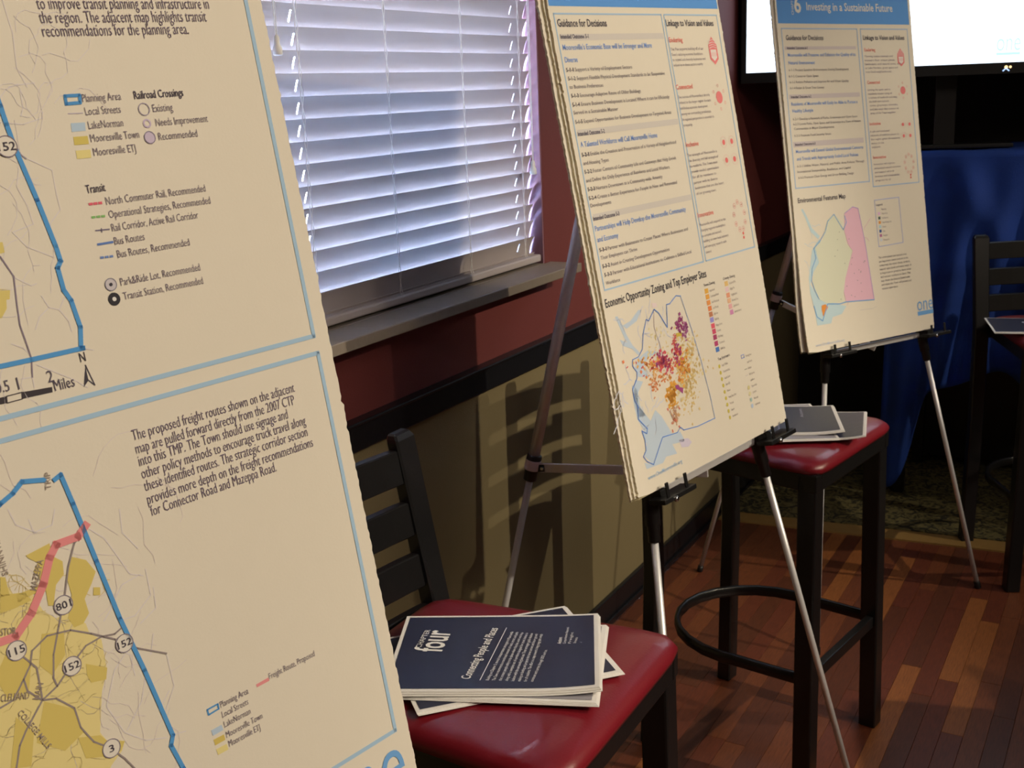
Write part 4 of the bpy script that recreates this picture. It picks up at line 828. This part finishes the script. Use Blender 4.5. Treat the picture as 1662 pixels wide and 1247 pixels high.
# ------------------------------------------------------------------ booklets on the stools
def booklet(label, quadpx, z, th, group=None, navy=True, curl=0, sheets=4, origin=None, ang=None, order=None, base='navy', m_in=.006):
    """quadpx: corners top-left, top-right... as centre+angle; the long side follows ang"""
    cx_, cy_ = origin; L, W_ = .279, .216
    t = thing('booklet', label, 'booklet', (cx_, cy_, z), 0, group)
    u = np.array([math.cos(ang), math.sin(ang), 0]); v = np.array([-u[1], u[0], 0.])
    def lift(a, b):
        r = 0
        if curl: r += curl*max(0, (a-.19)/.089)**2*(.35+.65*max(0, (.216-b)/.216))
        return r
    def sheetmesh(zz, a0, a1, b0, b1, nx=14, ny=6, extra=0):
        V, Fc = [], []
        for i in range(nx+1):
            for j in range(ny+1):
                a = a0+(a1-a0)*i/nx; b = b0+(b1-b0)*j/ny
                V.append(np.array([cx_, cy_, 0])+u*(a-L/2)+v*(b-W_/2)+np.array([0, 0, zz+lift(a, b)]))
        for i in range(nx):
            for j in range(ny): k = i*(ny+1)+j; Fc.append((k, k+ny+1, k+ny+2, k+1))
        return V, Fc
    r = np.random.RandomState(int(cx_*1e4) % 9973)
    mb = MB()
    for s in range(sheets):
        o = (sheets-1-s)*.0012*r.uniform(.3, 1.4); zz = z+th*(s+.5)/sheets; q = th/sheets*.42
        V1, F1 = sheetmesh(zz-q, o*.4, L+o, -o, W_-o*.3); V2, F2_ = sheetmesh(zz+q, o*.4, L+o, -o, W_-o*.3)
        n1 = len(V1); nx, ny = 14, 6
        rim = [i*(ny+1) for i in range(nx+1)]+[nx*(ny+1)+j for j in range(1, ny+1)]+[i*(ny+1)+ny for i in range(nx-1, -1, -1)]+[j for j in range(ny-1, 0, -1)]
        Fc = [tuple(reversed(f)) for f in F1]+[tuple(n1+i for i in f) for f in F2_]+[(rim[k], rim[(k+1) % len(rim)], n1+rim[(k+1) % len(rim)], n1+rim[k]) for k in range(len(rim))]
        mb.add(V1+V2, Fc)
    mb.build('pages', M_WPAPER, t)
    V, Fc = sheetmesh(z+th+.0006, m_in, L-m_in, m_in, W_-m_in); obj('cover_print', V, Fc, M_NAVY if base == 'navy' else M_GREY, t)
    O = np.array([cx_, cy_, z+th+.0006])-u*L/2-v*W_/2
    return t, Sheet(O, u, v, t, lift)
def from_corners(tl, tr, br, bl=None):
    """centre and angle of the long side from three corners"""
    tl, tr, br = map(np.array, (tl, tr, br)); u = tr-tl; u = u/np.linalg.norm(u); v = br-tr; v = v/np.linalg.norm(v)
    c = tl+u*.1395+v*.108; return c, math.atan2(u[1], u[0])
WHT = (226, 222, 222)
seat1z = SEAT+.0005
k9 = (1.55-.810)/(1.55-.80)
def nearer(p): return (CAMP[0]+(p[0]-CAMP[0])*k9, p[1]*k9)
# lowest booklet on the near stool, turned, then one fanned under the top one
booklet('lowest booklet on the near stool, turned so its dark corners stick out', None, seat1z, .0030, 'booklets on the near stool', origin=nearer((.586, 1.236)), ang=math.radians(47.4), sheets=3)
booklet('middle booklet on the near stool, grey pages showing below the top one', None, seat1z+.0042, .0035, 'booklets on the near stool', origin=nearer((.598, 1.221)), ang=math.radians(21.5), sheets=4, base='grey')
c, a = from_corners((.4325, 1.268), (.684, 1.390), (.745, 1.20))
bk, sb = booklet('top booklet on the near stool, navy cover reading Chapter four', None, seat1z+.0092, .0055, 'booklets on the near stool', origin=nearer(c), ang=a, curl=.006, sheets=5)
def CC(q): return cr(q, (560, 827), .33694)
def TB(st_, a, b, size, bold=0, rgb=WHT): sb.ptext('cover_text', rgb, st_, CC([a])[0], CC([b])[0], size, bold, vec=True, res=3)
TB('CHAPTER', (365, 668), (413, 583), .0115); TB('four', (462, 690), (512, 588), .056, .016); TB('f', (372, 694), (362, 664), .030, .012) if False else None
TB('Connecting People and Places', (600, 820), (738, 575), .018, .012)
sb.pline('cover_text', WHT, CC([(650, 824), (778, 572)]), .0010)
para = ('Building on Chapter 3, several transportation strategies in Mooresville', 'The Town recommends a coordinated network of roads, transit, and paths', 'that connect people safely to the places where they live, work and shop', 'along with a complete set of corridors designed for travel choices in', 'balance with the surrounding land use. These strategies guide decision', 'making on funding and projects that serve current and future growth', 'for all residents. The effort is a step toward a long range plan which', 'continues and carries through 2035 and on.')
for k, tx in enumerate(para):
    a = (692+30.5*k, 826+1.0*k); b = (812+23.5*k, 592+2*k)
    if k == 7: b = (975, 680)
    TB(tx, a, b, .0062)
TB('Action:', (1040, 652), (1046, 620), .0075, .02)
for k, tx in enumerate(('Comprehensive Network', 'Freight', 'Streets', 'Transit')): TB(tx, (1062+25*k, 652), (1080+21*k, 572+26*k if k else 572), .0055)
sb.finish()
# booklets on the middle stool
def onz(p, z): d = ray(p); q = CAMP+d*(z-CAMP[2])/d[2]; return q[:2]
booklet('lowest booklet on the middle stool, curling corner pointing right', None, seat1z, .0030, 'booklets on the middle stool', origin=(.672, 2.455), ang=math.radians(12), sheets=3, curl=.012)
booklet('middle booklet on the middle stool, white pages showing', None, seat1z+.0055, .0028, 'booklets on the middle stool', origin=(.622, 2.43), ang=math.radians(-62), sheets=3, base='grey')
c, a = from_corners((.440, 2.490), (.694, 2.655), (.765, 2.425))
bk2, sq2 = booklet('top booklet on the middle stool, dark cover with rows of print', None, seat1z+.0096, .0040, 'booklets on the middle stool', origin=(.6165, 2.433), ang=math.radians(72-52), curl=.008, sheets=4)
for k in range(7):
    sq2.text('cover_text', (170, 172, 186), 'Connecting residents and visitors to open space', (.075+.012*k, .02), (.075+.012*k, .17), .0075, vec=True)
sq2.text('cover_text', (190, 190, 196), 'Chapter', (.03, .03), (.03, .15), .02, .01, vec=True); sq2.text('cover_text', (160, 158, 156), 'Action:', (.205, .120), (.205, .19), .010, .01, vec=True)
sq2.finish()
bk3, sq3 = booklet('dark covered booklet lying on the stool at the right edge', None, seat1z, .0040, None, origin=(1.04, 3.725), ang=math.radians(15), sheets=3, curl=.004)
sq3.text('cover_text', (190, 196, 210), 'Chapter', (.10, .14), (.17, .14), .022, .01, vec=True); sq3.finish()

# ------------------------------------------------------------------ covered stand and television
ts = thing('draped_table', 'tall black table under the television, hung with the blue cloth', 'table', (1.15, 4.42, .01))
TZ = 1.285; X0, X1, Y0, Y1 = .50, 1.80, 4.23, 4.73
MB().box((X0+.01, Y0+.01, TZ-.03), (X1-.01, Y1-.01, TZ)).build('table_top', M_PLAST, ts, bevel=.003)
for x in (X0+.05, X1-.05):
    for y in (Y0+.06, Y1-.05): MB().box((x-.02, y-.02, .01), (x+.02, y+.02, TZ-.03)).build('leg', M_PLAST, ts, bevel=.002)
MB().box((X0+.03, Y1-.06, .05), (X1-.03, Y1-.04, TZ-.03)).build('back_panel', M_PLAST, ts)
def cloth():
    nx, nz = 90, 46; V = []; Fc = []
    def hem(x): 
        e = math.exp(-((x-X0)/.12)**4); return .06*e+(1-e)*(.46+.05*math.sin(x*9)+.02*math.sin(x*23))
    # profile: over the top from the back, front edge, down to the hem
    for i in range(nx+1):
        x = X0-.012+(X1-X0+.024)*i/nx
        for j in range(nz+1):
            if j < 8: V.append((x, Y1-(Y1-Y0)*j/8*.985, TZ+.004+.002*math.sin(x*31+j)))
            else:
                q = (j-8)/(nz-8); z = TZ+.003-(TZ-hem(x))*q
                fold = (.020*math.sin(x*38+1.5*math.sin(q*3+x*6))+.012*math.sin(x*17+q*4))*min(1, q*2.2)
                sw = .028*math.exp(-((x-.78-.35*(q-.2))/.05)**2)*math.sin(min(1, q*2)*3.14)
                V.append((x, Y0-.012-fold-sw-.03*q, z))
    for i in range(nx):
        for j in range(nz): k = i*(nz+1)+j; Fc.append((k, k+1, k+nz+2, k+nz+1))
    o = obj('tablecloth', V, Fc, M_BLUE, None, True); md = o.modifiers.new('solid', 'SOLIDIFY'); md.thickness = .0025; md.offset = 1
    tag(o, 'deep blue cloth draped over the tall table, one corner hanging to the carpet', 'tablecloth')
cloth()
tva = math.radians(15); tu = np.array([math.cos(tva), math.sin(tva), 0]); tn = np.array([math.sin(tva), -math.cos(tva), 0]); tz = np.array([0, 0, 1.])
TL = np.array([.035, 3.975, 1.578]); TWD, TH = 1.34, .76
tc_ = TL+tu*TWD/2
tv = thing('television', 'large flat television with a glowing white screen behind the far board', 'television', (float(tc_[0]), float(tc_[1]), TZ+.006))
PT = lambda a, b, h=0: TL+tu*a+tz*b+tn*h
MB().obox(PT(TWD/2, TH/2, -.028), tu, tz, tn, TWD/2+.018, TH/2+.036, .027).build('casing', M_PLAST, tv, bevel=.004)
mb = MB()
for a0, a1, b0, b1 in ((-.018, TWD+.018, -.036, -.001), (-.018, TWD+.018, TH+.001, TH+.02), (-.018, -.001, -.001, TH+.001), (TWD+.001, TWD+.018, -.001, TH+.001)):
    mb.obox(PT((a0+a1)/2, (b0+b1)/2, .003), tu, tz, tn, (a1-a0)/2, (b1-b0)/2, .0045)
mb.build('bezel', M_PLAST, tv, bevel=.001)
obj('screen', [PT(0, 0, .001), PT(TWD, 0, .001), PT(TWD, TH, .001), PT(0, TH, .001)], [(0,1,2,3)], emit('white_screen', (226, 240, 255), 2.6), tv)
st_ = Sheet(TL+tn*.0012, tu, tz, tv); lg = emit('screen_logo_cyan', (196, 246, 250), 1.25)
p = st_.st((1617, 83)); q = st_.st((1656, 82)); st_.text('screen_logo', lg, 'one', p, (q[0], 0), .085, 0, res=4); st_.poly('screen_logo', lg, [(p[0], p[1]-.014), (q[0], p[1]-.014), (q[0], p[1]-.005), (p[0], p[1]-.005)]); st_.finish()
am = emit('indicator_amber', (255, 214, 150), 2.0); bl_ = emit('indicator_blue', (170, 200, 255), 1.6)
sb3 = Sheet(TL+tn*.0078, tu, tz, tv)
for px, r in (((1633, 109), .0055), ((1640, 108.5), .004)): c = sb3.st(px); sb3.disc('indicator_light', am, c, r)
c = sb3.st((1632, 124)); sb3.line('indicator_mark', bl_, [(c[0]-.009, -.027), (c[0], -.019), (c[0]+.009, -.027)], .004); sb3.finish()
MB().obox(PT(TWD/2, -.13, -.135), tu, tz, tn, .035, .14, .012).obox(PT(TWD/2, .03, -.10), tu, tz, tn, .06, .05, .047).build('neck', M_PLAST, tv, bevel=.003)
b = PT(TWD/2, 0, -.16); MB().obox(np.array([b[0], b[1]+.02, TZ+.0185]), tu, tn, tz, .22, .07, .007).build('foot', M_PLAST, tv, bevel=.003)

for o in S.objects:
    if '_b' in o.keys(): del o['_b']
    if o.parent is not None and o.name.split('.')[0] in PRINTED: o['kind'] = 'stuff'
